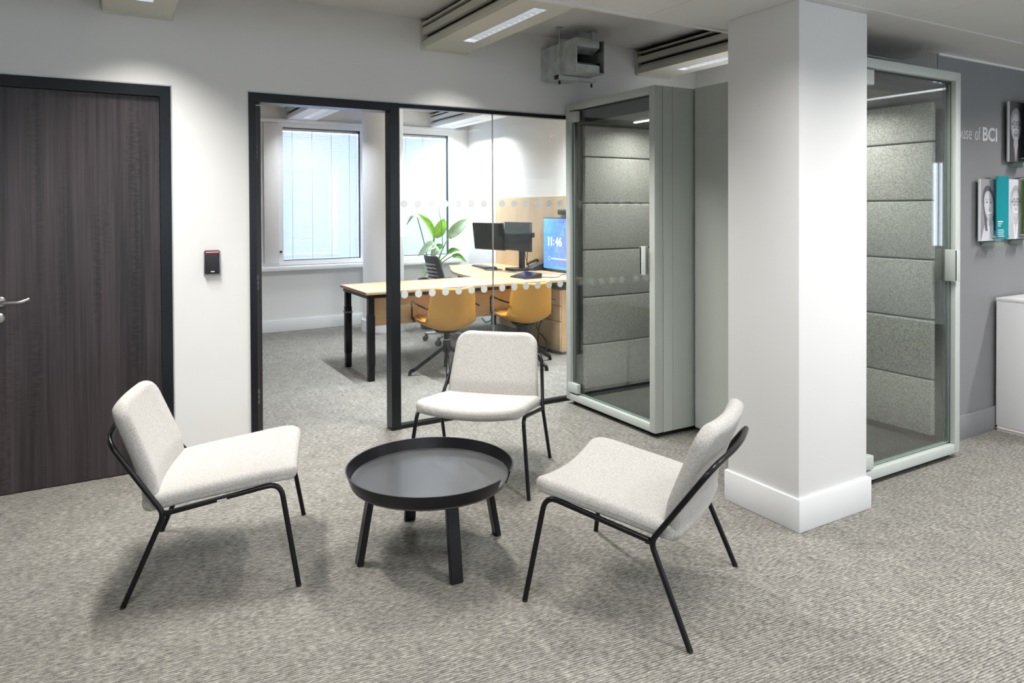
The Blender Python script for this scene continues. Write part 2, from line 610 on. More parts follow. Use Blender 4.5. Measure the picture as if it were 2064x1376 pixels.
def pad(name, path, wfun, t, R0, R1, bow, mat, parent=None, rows=26, across=9, arc=4, seam=None, square=False):
    """upholstered panel: follows a side-view path (y,z), rounded corners at both ends, edges bowed towards the sitter"""
    # resample
    P = [Vector((0, y, z)) for y, z in path]
    L = [0]
    for a, b in zip(P, P[1:]):
        L.append(L[-1] + (b - a).length)
    tot = L[-1]

    def at(s):
        s = max(0, min(tot, s))
        for i in range(len(P) - 1):
            if s <= L[i + 1] + 1e-9:
                f = (s - L[i]) / (L[i + 1] - L[i])
                return P[i].lerp(P[i + 1], f)
        return P[-1]

    def edge_samples(R):
        return [R * (1 - math.cos(PI / 2 * k / 7)) for k in range(8)]
    ss = sorted(set([round(v, 5) for v in
                     [t / 2 * (1 - math.cos(PI / 2 * k / 5)) for k in range(6)] + edge_samples(R0) +
                     [tot - t / 2 * (1 - math.cos(PI / 2 * k / 5)) for k in range(6)] + [tot - v for v in edge_samples(R1)] +
                     [tot * k / rows for k in range(rows + 1)]]))
    keep = [ss[0]]
    for v in ss[1:]:
        if v - keep[-1] > 0.0006:
            keep.append(v)
    if tot - keep[-1] > 1e-6:
        keep.append(tot)
    bm = bmesh.new()
    rings = []
    seam_pts = []
    for s in keep:
        c = at(s)
        tg = (at(min(tot, s + 0.01)) - at(max(0, s - 0.01))).normalized()
        nm = Vector((0, -tg.z, tg.y))
        w = wfun(s / tot)
        d0, d1 = s, tot - s
        if d0 < R0:
            w -= R0 - math.sqrt(max(0, R0 * R0 - (R0 - d0) ** 2))
        if d1 < R1:
            w -= R1 - math.sqrt(max(0, R1 * R1 - (R1 - d1) ** 2))
        h = t / 2
        de = min(d0, d1)
        if de < h:
            h = max(0.0012, math.sqrt(max(0, h * h - (h - de) ** 2)))
        r = h * (1.15 if square else 0.98)
        rb = min(0.009, h * 0.8) if square else r
        pts = []
        for k in range(across):
            pts.append((-(w - r) + 2 * (w - r) * k / (across - 1), h))
        for k in range(1, arc + 1):
            a = PI / 2 * (1 - k / arc)
            pts.append((w - r + r * math.cos(a), h - r + r * math.sin(a)))
        for k in range(0 if square else 1, arc + 1):
            a = -PI / 2 * k / arc
            pts.append((w - rb + rb * math.cos(a), -h + rb + rb * math.sin(a)))
        for k in range(1, across):
            pts.append(((w - rb) - 2 * (w - rb) * k / (across - 1), -h))
        for k in range(1, arc + 1):
            a = -PI / 2 - PI / 2 * k / arc
            pts.append((-(w - rb) + rb * math.cos(a), -h + rb + rb * math.sin(a)))
        for k in range(0 if square else 1, arc):
            a = -PI - PI / 2 * k / arc
            pts.append((-(w - r) + r * math.cos(a), h - r + r * math.sin(a)))
        w0 = wfun(s / tot)
        bs = bow(s / tot)
        rings.append([bm.verts.new(c + Vector((x, 0, 0)) + nm * (n_ + bs * (x / w0) ** 2)) for x, n_ in pts])
        if seam and s > R0 and tot - s > t * 0.3:
            off = nm * (-h * 0.18 + bs * (w / w0) ** 2)
            seam_pts.append((c + Vector((w, 0, 0)) + off, c + Vector((-w, 0, 0)) + off))
    n = len(rings[0])
    for a, b in zip(rings, rings[1:]):
        for k in range(n):
            bm.faces.new((a[k], a[(k + 1) % n], b[(k + 1) % n], b[k]))
    bm.faces.new(rings[0][::-1])
    bm.faces.new(rings[-1])
    o = finish(name, bm, mat, parent, smooth=True, sharp=60)
    if seam:
        tube('seam', [a for a, b in seam_pts] , 0.0013, seam, o, n=6)
        tube('seam', [b for a, b in seam_pts] , 0.0013, seam, o, n=6)
    return o


def text_mesh(name, body, size, mat, parent=None, depth=0.002, bold=0.0, spacing=1.0):
    cu = bpy.data.curves.new(name, 'FONT')
    cu.body = body
    cu.size = size
    cu.extrude = depth / 2
    cu.offset = bold
    cu.space_character = spacing
    tmp = bpy.data.objects.new(name, cu)
    COL.objects.link(tmp)
    bpy.context.view_layer.update()
    dg = bpy.context.evaluated_depsgraph_get()
    me = bpy.data.meshes.new_from_object(tmp.evaluated_get(dg))
    bpy.data.objects.remove(tmp)
    bpy.data.curves.remove(cu)
    me.name = name
    return link(name, me, mat, parent)


def fit_text(o, width, height):
    xs_ = [v.co.x for v in o.data.vertices]
    ys_ = [v.co.y for v in o.data.vertices]
    w0, h0 = max(xs_) - min(xs_), max(ys_) - min(ys_)
    mx_, my_ = min(xs_), min(ys_)
    for v in o.data.vertices:
        v.co.x = (v.co.x - mx_) * width / w0
        v.co.y = (v.co.y - my_) * height / h0


def paint_grid(name, w, h, nx, ny, fn, mat, parent=None):
    """flat print: a fine grid in the local xz plane facing -y, one colour per vertex"""
    vs, fs = [], []
    for j in range(ny + 1):
        for i in range(nx + 1):
            vs.append((w * i / nx, 0, h * j / ny))
    for j in range(ny):
        for i in range(nx):
            a = j * (nx + 1) + i
            fs.append((a, a + 1, a + nx + 2, a + nx + 1))
    me = bpy.data.meshes.new(name)
    me.from_pydata(vs, [], fs)
    ca = me.color_attributes.new('Col', 'FLOAT_COLOR', 'POINT')
    k = 0
    for j in range(ny + 1):
        for i in range(nx + 1):
            ca.data[k].color = (*fn(i / nx, j / ny), 1)
            k += 1
    return link(name, me, mat, parent)


def tag(o, label, cat, group=None, kind=None):
    o['label'] = label
    o['category'] = cat
    if group:
        o['group'] = group
    if kind:
        o['kind'] = kind
    return o


def thing(name, label, cat, loc=(0, 0, 0), rotz=0.0, group=None, kind=None):
    o = bpy.data.objects.new(name, None)
    o.empty_display_size = 0.1
    COL.objects.link(o)
    o.location = loc
    o.rotation_euler = (0, 0, rotz)
    return tag(o, label, cat, group, kind)


def copy_tree(src, parent=None):
    c = src.copy()
    COL.objects.link(c)
    c.parent = parent
    for ch in list(src.children):
        copy_tree(ch, c)
    return c


def area_lamp(name, parent, loc, sx, sy, watts, color=(1, 1, 1), spread=180.0):
    l = bpy.data.lights.new(name, 'AREA')
    l.shape = 'RECTANGLE'
    l.size, l.size_y = sx, sy
    l.energy = watts
    l.color = color
    l.spread = math.radians(spread)
    o = bpy.data.objects.new(name, l)
    COL.objects.link(o)
    o.parent = parent
    o.location = loc
    return o


# ================================================================== STRUCTURE
YW = 4.518          # face of the partition wall
YB = 8.88           # face of the window wall
XR = 4.47           # right-hand walls
ZL, ZH = 2.45, 2.805

fl = box('floor', -4.2, 9.2, -5.2, 9.1, -0.12, 0.0, 'carpet')
tag(fl, 'grey ribbed carpet running through both rooms', 'floor', kind='structure')

# partition wall with the two openings cut out
D1 = (-0.60, 0.354)       # closed door opening
D2 = (0.780, 3.70)        # doorway and glazing opening
ZO = 2.212
w = boxes('wall_back', [
    (-4.2, D1[0], YW, YW + 0.11, 0, ZH),
    (D1[0], D1[1], YW, YW + 0.11, ZO, ZH),
    (D1[1], D2[0], YW, YW + 0.11, 0, ZH),
    (D2[0], D2[1], YW, YW + 0.11, ZO, ZH),
    (D2[1], XR + 0.12, YW, YW + 0.11, 0, ZH)], 'wall_white')
tag(w, 'white partition wall with a closed door and a glazed opening', 'wall', kind='structure')

w = boxes('wall_grey', [(4.503, 9.2, 2.46, 2.466, 0, ZH), (4.62, 9.2, 2.466, 2.58, 0, ZH)], 'wall_grey')
tag(w, 'dark grey feature wall with lettering and portrait boards', 'wall', kind='structure')
w = box('wall_niche', 4.50, 4.62, 2.466, YW, 0, ZH, 'wall_white')
tag(w, 'white side wall of the recess beside the phone booths', 'wall', kind='structure')
b = box('baseboard_grey', 4.503, 9.2, 2.445, 2.46, 0, 0.155, 'wall_grey', bevel=0.004)
tag(b, 'grey painted skirting along the dark grey wall', 'skirting', kind='structure')

# walls out of view that close the lounge
w = box('wall_left', -4.32, -4.2, -5.2, YW + 0.11, 0, ZH, 'wall_white')
tag(w, 'white end wall on the far left of the lounge', 'wall', kind='structure')
w = box('wall_right', 9.2, 9.32, -5.2, 2.58, 0, ZH, 'wall_white')
tag(w, 'white end wall on the far right of the lounge', 'wall', kind='structure')
w = box('wall_front', -4.2, 9.2, -5.32, -5.2, 0, ZH, 'wall_white')
tag(w, 'white outer wall opposite the glazed office', 'wall', kind='structure')

# office behind the glass
w = box('wall_office_right', XR, XR + 0.12, YW + 0.11, YB + 0.3, 0, ZH, 'wall_white')
tag(w, 'white right-hand wall of the office behind the glass', 'wall', kind='structure')
w = box('wall_office_left', -0.92, -0.80, YW + 0.11, YB + 0.3, 0, ZH, 'wall_white')
tag(w, 'white left-hand wall of the office behind the glass', 'wall', kind='structure')

W1 = (1.874, 2.952)      # window frame outer, left
W2 = (3.128, 4.206)      # window frame outer, right
WZ = (0.815, 2.555)
w = boxes('wall_window', [
    (-0.92, W1[0], YB, YB + 0.22, 0, ZH),
    (W1[0], W1[1], YB, YB + 0.22, 0, WZ[0]),
    (W1[0], W1[1], YB, YB + 0.22, WZ[1], ZH),
    (W1[1], W2[0], YB, YB + 0.22, 0, ZH),
    (W2[0], W2[1], YB, YB + 0.22, 0, WZ[0]),
    (W2[0], W2[1], YB, YB + 0.22, WZ[1], ZH),
    (W2[1], XR + 0.12, YB, YB + 0.22, 0, ZH)], 'wall_white')
tag(w, 'white outer wall of the office with two windows', 'wall', kind='structure')
b = box('baseboard_window', -0.8, XR, YB - 0.016, YB, 0, 0.145, 'trim_white', bevel=0.004)
tag(b, 'white skirting under the office windows', 'skirting', kind='structure')
t_ = box('trim_1', -0.8, 4.33, YB - 0.115, YB, 0.752, 0.802, 'trim_white', bevel=0.006)
tag(t_, 'pale window sill running under both office windows', 'sill', kind='structure')
t_ = box('trim_2', -0.8, 4.42, YB - 0.05, YB, 2.556, 2.60, 'trim_white', bevel=0.004)
tag(t_, 'white ledge running above both office windows', 'ledge', kind='structure')
t_ = box('trim_3', 1.70, W1[0] - 0.004, YB - 0.03, YB, 0.84, 2.55, 'panel_white', bevel=0.003)
tag(t_, 'narrow grey infill panel left of the office window', 'panel', kind='structure')

# ceilings
c = boxes('ceiling', [(-4.2, XR + 0.12, 2.74, YB + 0.3, ZH, ZH + 0.1)], 'ceiling_white')
tag(c, 'upper plaster ceiling above the cooling beams', 'ceiling', kind='structure')
cl = box('ceiling_lower', -4.2, 9.2, -5.2, 2.74, ZL + 0.012, ZH + 0.1, 'ceiling_white')
tag(cl, 'lower suspended ceiling of flat white metal panels', 'ceiling', kind='structure')
box('ceiling_edge', -4.2, 4.50, 2.700, 2.742, ZL - 0.004, ZL + 0.012, 'panel_white', cl, bevel=0.003)
xs = [-0.05, 1.15, 2.35, 3.55, 4.75, 5.95, 7.15]
ys = [0.20, 0.823, 1.446, 2.07, 2.70]
for i in range(len(xs) - 1):
    for j in range(len(ys) - 1):
        x1 = xs[i + 1]
        y1 = ys[j + 1]
        if j == 3 and xs[i] >= 3.55:
            if xs[i] >= 4.7:
                y1 = 2.455
        box('ceiling_panel', xs[i] + 0.0015, x1 - 0.0015, ys[j] + 0.002, y1 - 0.002, ZL, ZL + 0.012, 'panel_white', cl)
t_ = box('trim_4', 1.15, 7.15, 2.062, 2.078, ZL - 0.003, ZL - 0.0005, 'trim_white')
tag(t_, 'bright metal joint strip between two ceiling panels', 'trim', kind='structure')
t_ = box('trim_5', 4.50, 9.2, 2.448, 2.46, ZL - 0.012, ZL, 'trim_white')
tag(t_, 'thin white ceiling edge strip above the grey wall', 'trim', kind='structure')

# square column with skirting
cx0, cx1, cy0, cy1 = 2.766, 3.276, 2.130, 2.555
co = box('wall_column', cx0, cx1, cy0, cy1, 0, ZL, 'wall_white', bevel=0.003)
tag(co, 'square white column standing in front of the booths', 'column', kind='structure')
bo = bmesh.new()
add_box(bo, cx0 - 0.014, cx1 + 0.022, cy0 - 0.014, cy1 + 0.014, 0, 0.155, 0.005)
bo = finish('baseboard_column', bo, 'trim_white', smooth=True, sharp=40)
tag(bo, 'deep white skirting around the square column', 'skirting', kind='structure')

# round column in the office
rc = lathe('wall_round_column', [(0.25, 0.0), (0.25, ZH)], 'wall_white', n=64, c=(3.03, 8.38))
tag(rc, 'round white column between the office windows', 'column', kind='structure')
rb = lathe('baseboard_round_column', [(0.277, 0.0), (0.277, 0.14), (0.273, 0.145), (0.248, 0.145)], 'trim_white', n=64, c=(3.03, 8.38), caps=False)
tag(rb, 'round white skirting at the foot of the round column', 'skirting', kind='structure')


# ------------------------------------------------------------------ office windows
def office_window(name, x0, x1, label):
    o = thing(name, label, 'window', (x0, YB, 0), kind='structure')
    W = x1 - x0
    z0, z1 = WZ
    f = 0.052
    boxes('window_frame', [
        (0, W, -0.012, 0.06, z0, z0 + f), (0, W, -0.012, 0.06, z1 - f, z1),
        (0, f, -0.012, 0.06, z0 + f, z1 - f), (W - f, W, -0.012, 0.06, z0 + f, z1 - f)], 'trim_white', o)
    g = 0.009
    a0, a1, b0, b1 = f, W - f, z0 + f, z1 - f
    boxes('gasket', [
        (a0, a1, 0.0, 0.05, b0, b0 + g), (a0, a1, 0.0, 0.05, b1 - g, b1),
        (a0, a0 + g * 0.4, 0.0, 0.05, b0, b1), (a1 - g, a1, 0.0, 0.05, b0, b1)], 'gasket', o)
    box('pane', a0 + g * 0.4, a1 - g, 0.020, 0.026, b0 + g, b1 - g, 'pane_clear', o)
    box('blind_headrail', a0 + g, a1 - g, 0.04, 0.075, b1 - g - 0.026, b1 - g, 'cord_white', o)
    bm = bmesh.new()
    z = b0 + g + 0.012
    while z < b1 - g - 0.03:
        add_slat(bm, a0 + g, a1 - g - 0.004, 0.057, z)
        z += 0.0205
    s = finish('blind_slats', bm, 'blind', o)
    s['kind'] = 'stuff'
    for fr in (0.13, 0.38, 0.63, 0.87):
        x = a0 + (a1 - a0) * fr
        box('ladder_cord', x - 0.0035, x + 0.0035, 0.040, 0.0425, b0 + g, b1 - g - 0.02, 'cord_white', o)
    lathe('window_lock', [(0.014, 0), (0.014, 0.02)], 'plastic_black', o, n=12).location = (0.022, -0.02, 0.97)
    return o


def add_slat(bm, x0, x1, y, z):
    ang = math.radians(66)
    hw = 0.0125
    dy, dz = hw * math.cos(ang), hw * math.sin(ang)
    ty, tz = 0.0004 * math.sin(ang), 0.0004 * math.cos(ang)
    p = [(-dy - ty, -dz + tz), (dy - ty, dz + tz), (dy + ty, dz - tz), (-dy + ty, -dz - tz)]
    a = [bm.verts.new((x0, y + u, z + v)) for u, v in p]
    b_ = [bm.verts.new((x1, y + u, z + v)) for u, v in p]
    for i in range(4):
        bm.faces.new((a[i], a[(i + 1) % 4], b_[(i + 1) % 4], b_[i]))
    bm.faces.new(a[::-1])
    bm.faces.new(b_)


office_window('window_1', W1[0], W1[1], 'office window with lowered blinds seen through the open doorway')
office_window('window_2', W2[0], W2[1], 'office window with lowered blinds behind the potted plant')

# windows behind the camera, daylight on closed blinds
for k, x in enumerate((-2.6, 0.0, 2.6, 5.2, 7.8)):
    o = thing('window_%d' % (k + 4), 'window with bright closed blind in the wall opposite, bay %d from the left' % (k + 1), 'window', (x, -5.2, 0), kind='structure')
    box('pane', -0.85, 0.85, 0.002, 0.012, 0.9, 2.2, 'daylight_blind', o)
    boxes('window_frame', [(-0.91, 0.91, 0, 0.03, 0.84, 0.9), (-0.91, 0.91, 0, 0.03, 2.2, 2.26),
                           (-0.91, -0.85, 0, 0.03, 0.9, 2.2), (0.85, 0.91, 0, 0.03, 0.9, 2.2)], 'trim_white', o)
o = thing('window_9', 'wide window with bright closed blind in the right end wall', 'window', (9.2, -3.6, 0), kind='structure')
box('pane', -0.012, -0.002, -0.85, 0.85, 0.9, 2.2, 'daylight_blind', o)
boxes('window_frame', [(-0.03, 0, -0.91, 0.91, 0.84, 0.9), (-0.03, 0, -0.91, 0.91, 2.2, 2.26),
                       (-0.03, 0, -0.91, -0.85, 0.9, 2.2), (-0.03, 0, 0.85, 0.91, 0.9, 2.2)], 'trim_white', o)
o = thing('window_10', 'narrow slotted window in the right end wall', 'window', (9.2, -0.34, 0), kind='structure')
for a, b_ in ((-0.10, -0.065), (-0.02, -0.005), (0.10, 0.13)):
    box('pane', -0.012, -0.002, a, b_, 1.0, 2.05, 'daylight_blind', o)

# ------------------------------------------------------------------ closed dark door
d = thing('door_1', 'closed dark wood-grain door with steel lever on the left', 'door', (D1[0], YW, 0), kind='structure')
DW = D1[1] - D1[0]
boxes('door_frame', [(0.004, 0.058, -0.008, 0.11, 0, ZO - 0.004), (DW - 0.058, DW - 0.004, -0.008, 0.11, 0, ZO - 0.004),
                     (0.058, DW - 0.058, -0.008, 0.11, ZO - 0.062, ZO - 0.004)], 'frame_black', d)
lf = box('door_leaf', 0.061, DW - 0.061, 0.020, 0.064, 0.006, ZO - 0.065, 'dark_wood', d)
hx = -0.462 - D1[0]
rs = lathe('handle_rose', [(0.0, 0.0), (0.026, 0.0), (0.026, 0.008), (0.022, 0.011), (0.0, 0.011)], 'steel', d, n=32, caps=False)
rs.rotation_euler = (PI / 2, 0, 0)
rs.location = (hx, 0.020, 1.022)
tube('lever', round_path([(hx, 0.012, 1.022), (hx, -0.045, 1.022), (hx + 0.095, -0.052, 1.020), (hx + 0.128, -0.030, 1.032)], [0, 0.02, 0.04, 0]), 0.0095, 'steel', d, n=16)
ke = lathe('keyhole_escutcheon', [(0.0, 0.0), (0.026, 0.0), (0.026, 0.007), (0.02, 0.012), (0.0, 0.013)], 'steel', d, n=32, caps=False)
ke.rotation_euler = (PI / 2, 0, 0)
ke.location = (hx - 0.006, 0.020, 0.936)
# shadow-gap bead around the two frames
t_ = boxes('trim_6', [(D1[0] - 0.006, D1[1] + 0.006, YW - 0.003, YW + 0.0, ZO - 0.001, ZO + 0.006),
                      (D1[1] - 0.001, D1[1] + 0.006, YW - 0.003, YW, 0, ZO)], 'silver')
tag(t_, 'thin metal bead around the closed dark door frame', 'trim', kind='structure')
t_ = boxes('trim_7', [(D2[0] - 0.004, D2[1], YW - 0.003, YW, ZO + 0.003, ZO + 0.009)], 'silver')
tag(t_, 'thin metal bead above the glazed partition', 'trim', kind='structure')

# ------------------------------------------------------------------ open doorway: frame plus leaf folded back into the office
XP0, XP1 = 1.682, 1.748
d = thing('door_2', 'open dark door leaf folded back inside the doorway', 'door', (D2[0], YW, 0), kind='structure')
boxes('door_frame', [(0.0, 0.040, -0.010, 0.11, 0, ZO), (0.040, XP0 - D2[0], -0.010, 0.11, ZO - 0.056, ZO)], 'frame_black', d)
lf = box('door_leaf', 0.047, 0.092, 0.118, 0.98, 0.006, ZO - 0.062, 'dark_wood', d)
for z in (1.86, 1.04, 0.32):
    h = box('hinge', 0.052, 0.074, 0.113, 0.118, z - 0.045, z + 0.045, 'plastic_grey', d, bevel=0.002)
    boxes('screw', [(0.062, 0.070, 0.1115, 0.113, z - 0.022, z - 0.014), (0.062, 0.070, 0.1115, 0.113, z + 0.010, z + 0.018)], 'plastic_black', h)

# ------------------------------------------------------------------ glazed partition
g = thing('window_3', 'frameless glazed partition with two rows of frosted dots', 'glass partition', (0, YW, 0), kind='structure')
box('post', XP0, XP1, -0.013, 0.085, 0, ZO, 'frame_black', g)
box('header', XP1, D2[1], -0.004, 0.05, ZO - 0.027, ZO, 'frame_black', g)
box('bottom_track', XP1, D2[1], -0.004, 0.05, 0, 0.027, 'frame_black', g)
XJ = 2.483
for x0, x1, dots in ((XP1, XJ - 0.002, [1.789 + 0.1027 * i for i in range(7)]),
                     (XJ + 0.002, D2[1], [2.557 + 0.1032 * i for i in range(6)])):
    p = box('pane', x0, x1, 0.016, 0.028, 0.027, ZO - 0.027, 'pane_clear', g)
    for zc in (1.533, 0.912):
        for x in dots:
            bm = bmesh.new()
            bmesh.ops.create_cone(bm, cap_ends=True, segments=28, radius1=0.0262, radius2=0.0262, depth=0.0012,
                                  matrix=Matrix.Translation((x, 0.0152, zc)) @ Matrix.Rotation(PI / 2, 4, 'X'))
            finish('frosted_dot', bm, 'frost', p)
box('pane_joint', XJ - 0.002, XJ + 0.002, 0.015, 0.029, 0.027, ZO - 0.027, 'silver', g)


# ================================================================== CEILING SERVICES
def cooling_beam(label, xc, y0, y1, louvres, mat, watts, end_wall=True, color=(1, 1, 1), group=None):
    """chilled beam with slotted sides and a recessed lamp louvre; y1 is the wall end"""
    o = thing('cooling_beam', label, 'ceiling light', (xc, 0, 0), group=group)
    h = 0.172
    zb = 2.60
    lh = 0.044                      # half width of louvre opening
    lx = 0.018                      # louvre sits slightly right of centre
    segs = []
    ycur = y0
    for a, b_ in louvres:
        segs.append((-h, h, ycur, a, zb, zb + 0.028))
        segs.append((-h, lx - lh, a, b_, zb, zb + 0.028))
        segs.append((lx + lh, h, a, b_, zb, zb + 0.028))
        ycur = b_
    segs.append((-h, h, ycur, y1 - 0.02, zb, zb + 0.028))
    boxes('bottom_panel', segs, mat, o)
    ye = y1 - 0.02
    # side rails, both sides
    for s in (-1, 1):
        bm = bmesh.new()
        # curved cheek rising from the bottom panel
        prof = [(h, zb + 0.004), (h + 0.006, zb + 0.02), (h + 0.006, zb + 0.045), (h - 0.012, zb + 0.052), (h - 0.03, zb + 0.075), (h - 0.03, zb + 0.028)]
        A = [bm.verts.new((s * x, y0, z)) for x, z in prof]
        B = [bm.verts.new((s * x, ye, z)) for x, z in prof]
        for i in range(len(prof)):
            j = (i + 1) % len(prof)
            bm.faces.new((A[i], A[j], B[j], B[i]))
        bm.faces.new(A[::-1]); bm.faces.new(B)
        finish('cheek', bm, mat, o)
        box('side_rail', *(sorted((s * (h + 0.004), s * (h - 0.03)))), y0, ye, zb + 0.088, zb + 0.135, mat, o)
        box('top_rail', *(sorted((s * (h + 0.004), s * (h - 0.03)))), y0, ye, zb + 0.158, zb + 0.172, mat, o)
    box('core', -h + 0.035, h - 0.035, y0, ye, zb + 0.05, ZH, 'slot_dark', o)
    if end_wall:
        bm = bmesh.new()
        pts = [(-h - 0.014, zb + 0.185), (-h - 0.014, zb + 0.01), (-h - 0.002, zb - 0.012), (h + 0.002, zb - 0.012), (h + 0.014, zb + 0.01), (h + 0.014, zb + 0.185)]
        A = [bm.verts.new((x, y1 - 0.026, z)) for x, z in pts]
        B = [bm.verts.new((x, y1, z)) for x, z in pts]
        for i in range(6):
            bm.faces.new((A[i], A[(i + 1) % 6], B[(i + 1) % 6], B[i]))
        bm.faces.new(A[::-1]); bm.faces.new(B)
        finish('end_plate', bm, mat, o)
    for a, b_ in louvres:
        lamp_unit(o, lx, lh, a, b_, zb, watts * ((0.7 if xc > 3 else 0.2) if b_ > 8 else 1.0), color, 134 if y0 > 4 else 112)
    return o


def lamp_unit(o, lx, lh, a, b_, zb, watts, color, spread):
    lo = boxes('louvre', [(lx - lh, lx - lh + 0.003, a, b_, zb - 0.001, zb + 0.04), (lx + lh - 0.003, lx + lh, a, b_, zb - 0.001, zb + 0.04),
                          (lx - lh, lx + lh, a, a + 0.003, zb - 0.001, zb + 0.04), (lx - lh, lx + lh, b_ - 0.003, b_, zb - 0.001, zb + 0.04)], 'louvre_metal', o)
    box('diffuser', lx - lh + 0.003, lx + lh - 0.003, a, b_, zb + 0.034, zb + 0.040, 'lamp_glow', lo)
    n = max(4, int(round((b_ - a) / 0.062)))
    for k in range(1, n):
        y = a + (b_ - a) * k / n
        bm = bmesh.new()
        vs = [bm.verts.new(p) for p in ((lx - lh, y - 0.012, zb + 0.033), (lx - lh, y + 0.012, zb + 0.033), (lx - lh, y, zb + 0.004),
                                        (lx + lh, y - 0.012, zb + 0.033), (lx + lh, y + 0.012, zb + 0.033), (lx + lh, y, zb + 0.004))]
        for f in ((0, 1, 2), (5, 4, 3), (0, 3, 4, 1), (1, 4, 5, 2), (2, 5, 3, 0)):
            bm.faces.new([vs[i] for i in f])
        finish('blade', bm, 'louvre_metal', lo)
    area_lamp('lamp', o, (lx, (a + b_) / 2, zb - 0.003), 0.016, b_ - a - 0.03, watts, color, spread)


WARM = (1.0, 0.962, 0.915)
COOL = (0.90, 0.955, 1.0)
cooling_beam('cream ceiling beam light above the closed dark door', 0.19, 2.76, YW, [(3.29, 4.20)], 'beam_cream', P_MAIN, True, WARM, 'lounge ceiling beams')
cooling_beam('cream ceiling beam light above the glazed partition', 2.09, 2.76, YW, [(3.29, 4.18)], 'beam_cream', P_MAIN, True, WARM, 'lounge ceiling beams')
cooling_beam('cream ceiling beam light above the phone booth', 3.995, 2.76, YW, [(3.29, 4.20)], 'beam_cream', P_MAIN, True, WARM, 'lounge ceiling beams')
cooling_beam('white ceiling beam light above the left office window', 2.145, YW + 0.13, YB, [(5.1, 6.0), (7.77, 8.66)], 'beam_white', P_BACK, True, COOL, 'office ceiling beams')
cooling_beam('white ceiling beam light over the office desks', 4.055, YW + 0.13, YB, [(5.1, 6.0), (7.77, 8.70)], 'beam_white', P_BACK, True, COOL, 'office ceiling beams')


def recessed_light(label, xc, y0, watts):
    o = thing('recessed_light', label, 'ceiling light', (xc, 0, 0), group='recessed lights in the lower ceiling')
    boxes('rim', [(-0.075, -0.06, y0 - 0.015, y0 + 0.905, ZL - 0.012, ZL), (0.06, 0.075, y0 - 0.015, y0 + 0.905, ZL - 0.012, ZL),
                  (-0.06, 0.06, y0 - 0.015, y0, ZL - 0.012, ZL), (-0.06, 0.06, y0 + 0.89, y0 + 0.905, ZL - 0.012, ZL)], 'trim_white', o)
    box('diffuser', -0.06, 0.06, y0, y0 + 0.89, ZL - 0.007, ZL - 0.004, 'lamp_glow', o)
    area_lamp('lamp', o, (0, y0 + 0.445, ZL - 0.014), 0.11, 0.86, watts, (1.0, 0.985, 0.965), 155)


for x, y, lab in ((0.06, 0.72, 'slim recessed light in the lower ceiling right above the camera'),
                  (1.97, 0.72, 'slim recessed light in the lower ceiling between camera and column'),
                  (3.90, 0.72, 'slim recessed light in the lower ceiling in front of the grey cabinet wall'),
                  (5.84, 0.72, 'slim recessed light in the lower ceiling mirrored in the booth door'),
                  (0.06, -1.9, 'slim recessed light in the lower ceiling behind the camera, left one'),
                  (3.90, -1.9, 'slim recessed light in the lower ceiling behind the camera, right one')):
    recessed_light(lab, x, y, P_LOW * (0.85 if x < 1 else 1.0 if x < 3 else 1.25))

# yellow pipe near the office ceiling
p = thing('pipe', 'thin brass pipe under the office ceiling by the beam', 'pipe', (0, 8.70, 0))
tube('pipe_run', [(-0.79, 0, 2.742), (1.93, 0, 2.742)], 0.011, 'brass', p, n=12)
tube('pipe_elbow', [(1.86, 0, 2.742), (1.925, 0, 2.742)], 0.017, 'brass', p, n=12)

# ventilation duct on threaded rods
dk = thing('ventilation_duct', 'galvanised steel air duct hanging above the phone booth', 'duct', (2.893, 4.05, 2.46))
DWi, DH, DL = 0.242, 0.236, YW - 4.05
tk = 0.004
boxes('casing', [(0, tk, 0, DL, 0, DH), (DWi - tk, DWi, 0, DL, 0, DH), (tk, DWi - tk, 0, DL, 0, tk), (tk, DWi - tk, 0, DL, DH - tk, DH)], 'galvanised', dk)
box('inner_back', tk, DWi - tk, 0.30, 0.305, tk, DH - tk, 'duct_dark', dk)
for zz, s in ((DH - tk, -1), (tk, 1)):
    bm = bmesh.new()
    prof = [(0.012, 0.0), (0.012, 0.052), (0.10, 0.085), (0.10, 0.080), (0.016, 0.048), (0.016, 0.0)]
    A = [bm.verts.new((tk, y, zz + s * z)) for y, z in prof]
    B = [bm.verts.new((DWi - 0.035, y, zz + s * z)) for y, z in prof]
    for i in range(6):
        bm.faces.new((A[i], A[(i + 1) % 6], B[(i + 1) % 6], B[i]))
    bm.faces.new(A[::-1]); bm.faces.new(B)
    finish('silencer_baffle', bm, 'galvanised', dk)
box('baffle_edge', DWi - 0.035, DWi - 0.029, 0.011, 0.10, tk, 0.078, 'duct_dark', dk)
box('baffle_edge', DWi - 0.035, DWi - 0.029, 0.011, 0.10, DH - 0.078, DH - tk, 'duct_dark', dk)
box('flange_lip', -0.003, 0.0, 0.0, 0.16, 0, DH, 'galvanised', dk)
boxes('support_channel', [(-0.045, DWi + 0.045, 0.165, 0.205, -0.030, -0.026), (-0.045, DWi + 0.045, 0.165, 0.168, -0.026, -0.004),
                          (-0.045, DWi + 0.045, 0.202, 0.205, -0.026, -0.004)], 'galvanised', dk)
box('channel_cap', -0.052, -0.044, 0.163, 0.207, -0.032, -0.003, 'plastic_black', dk)
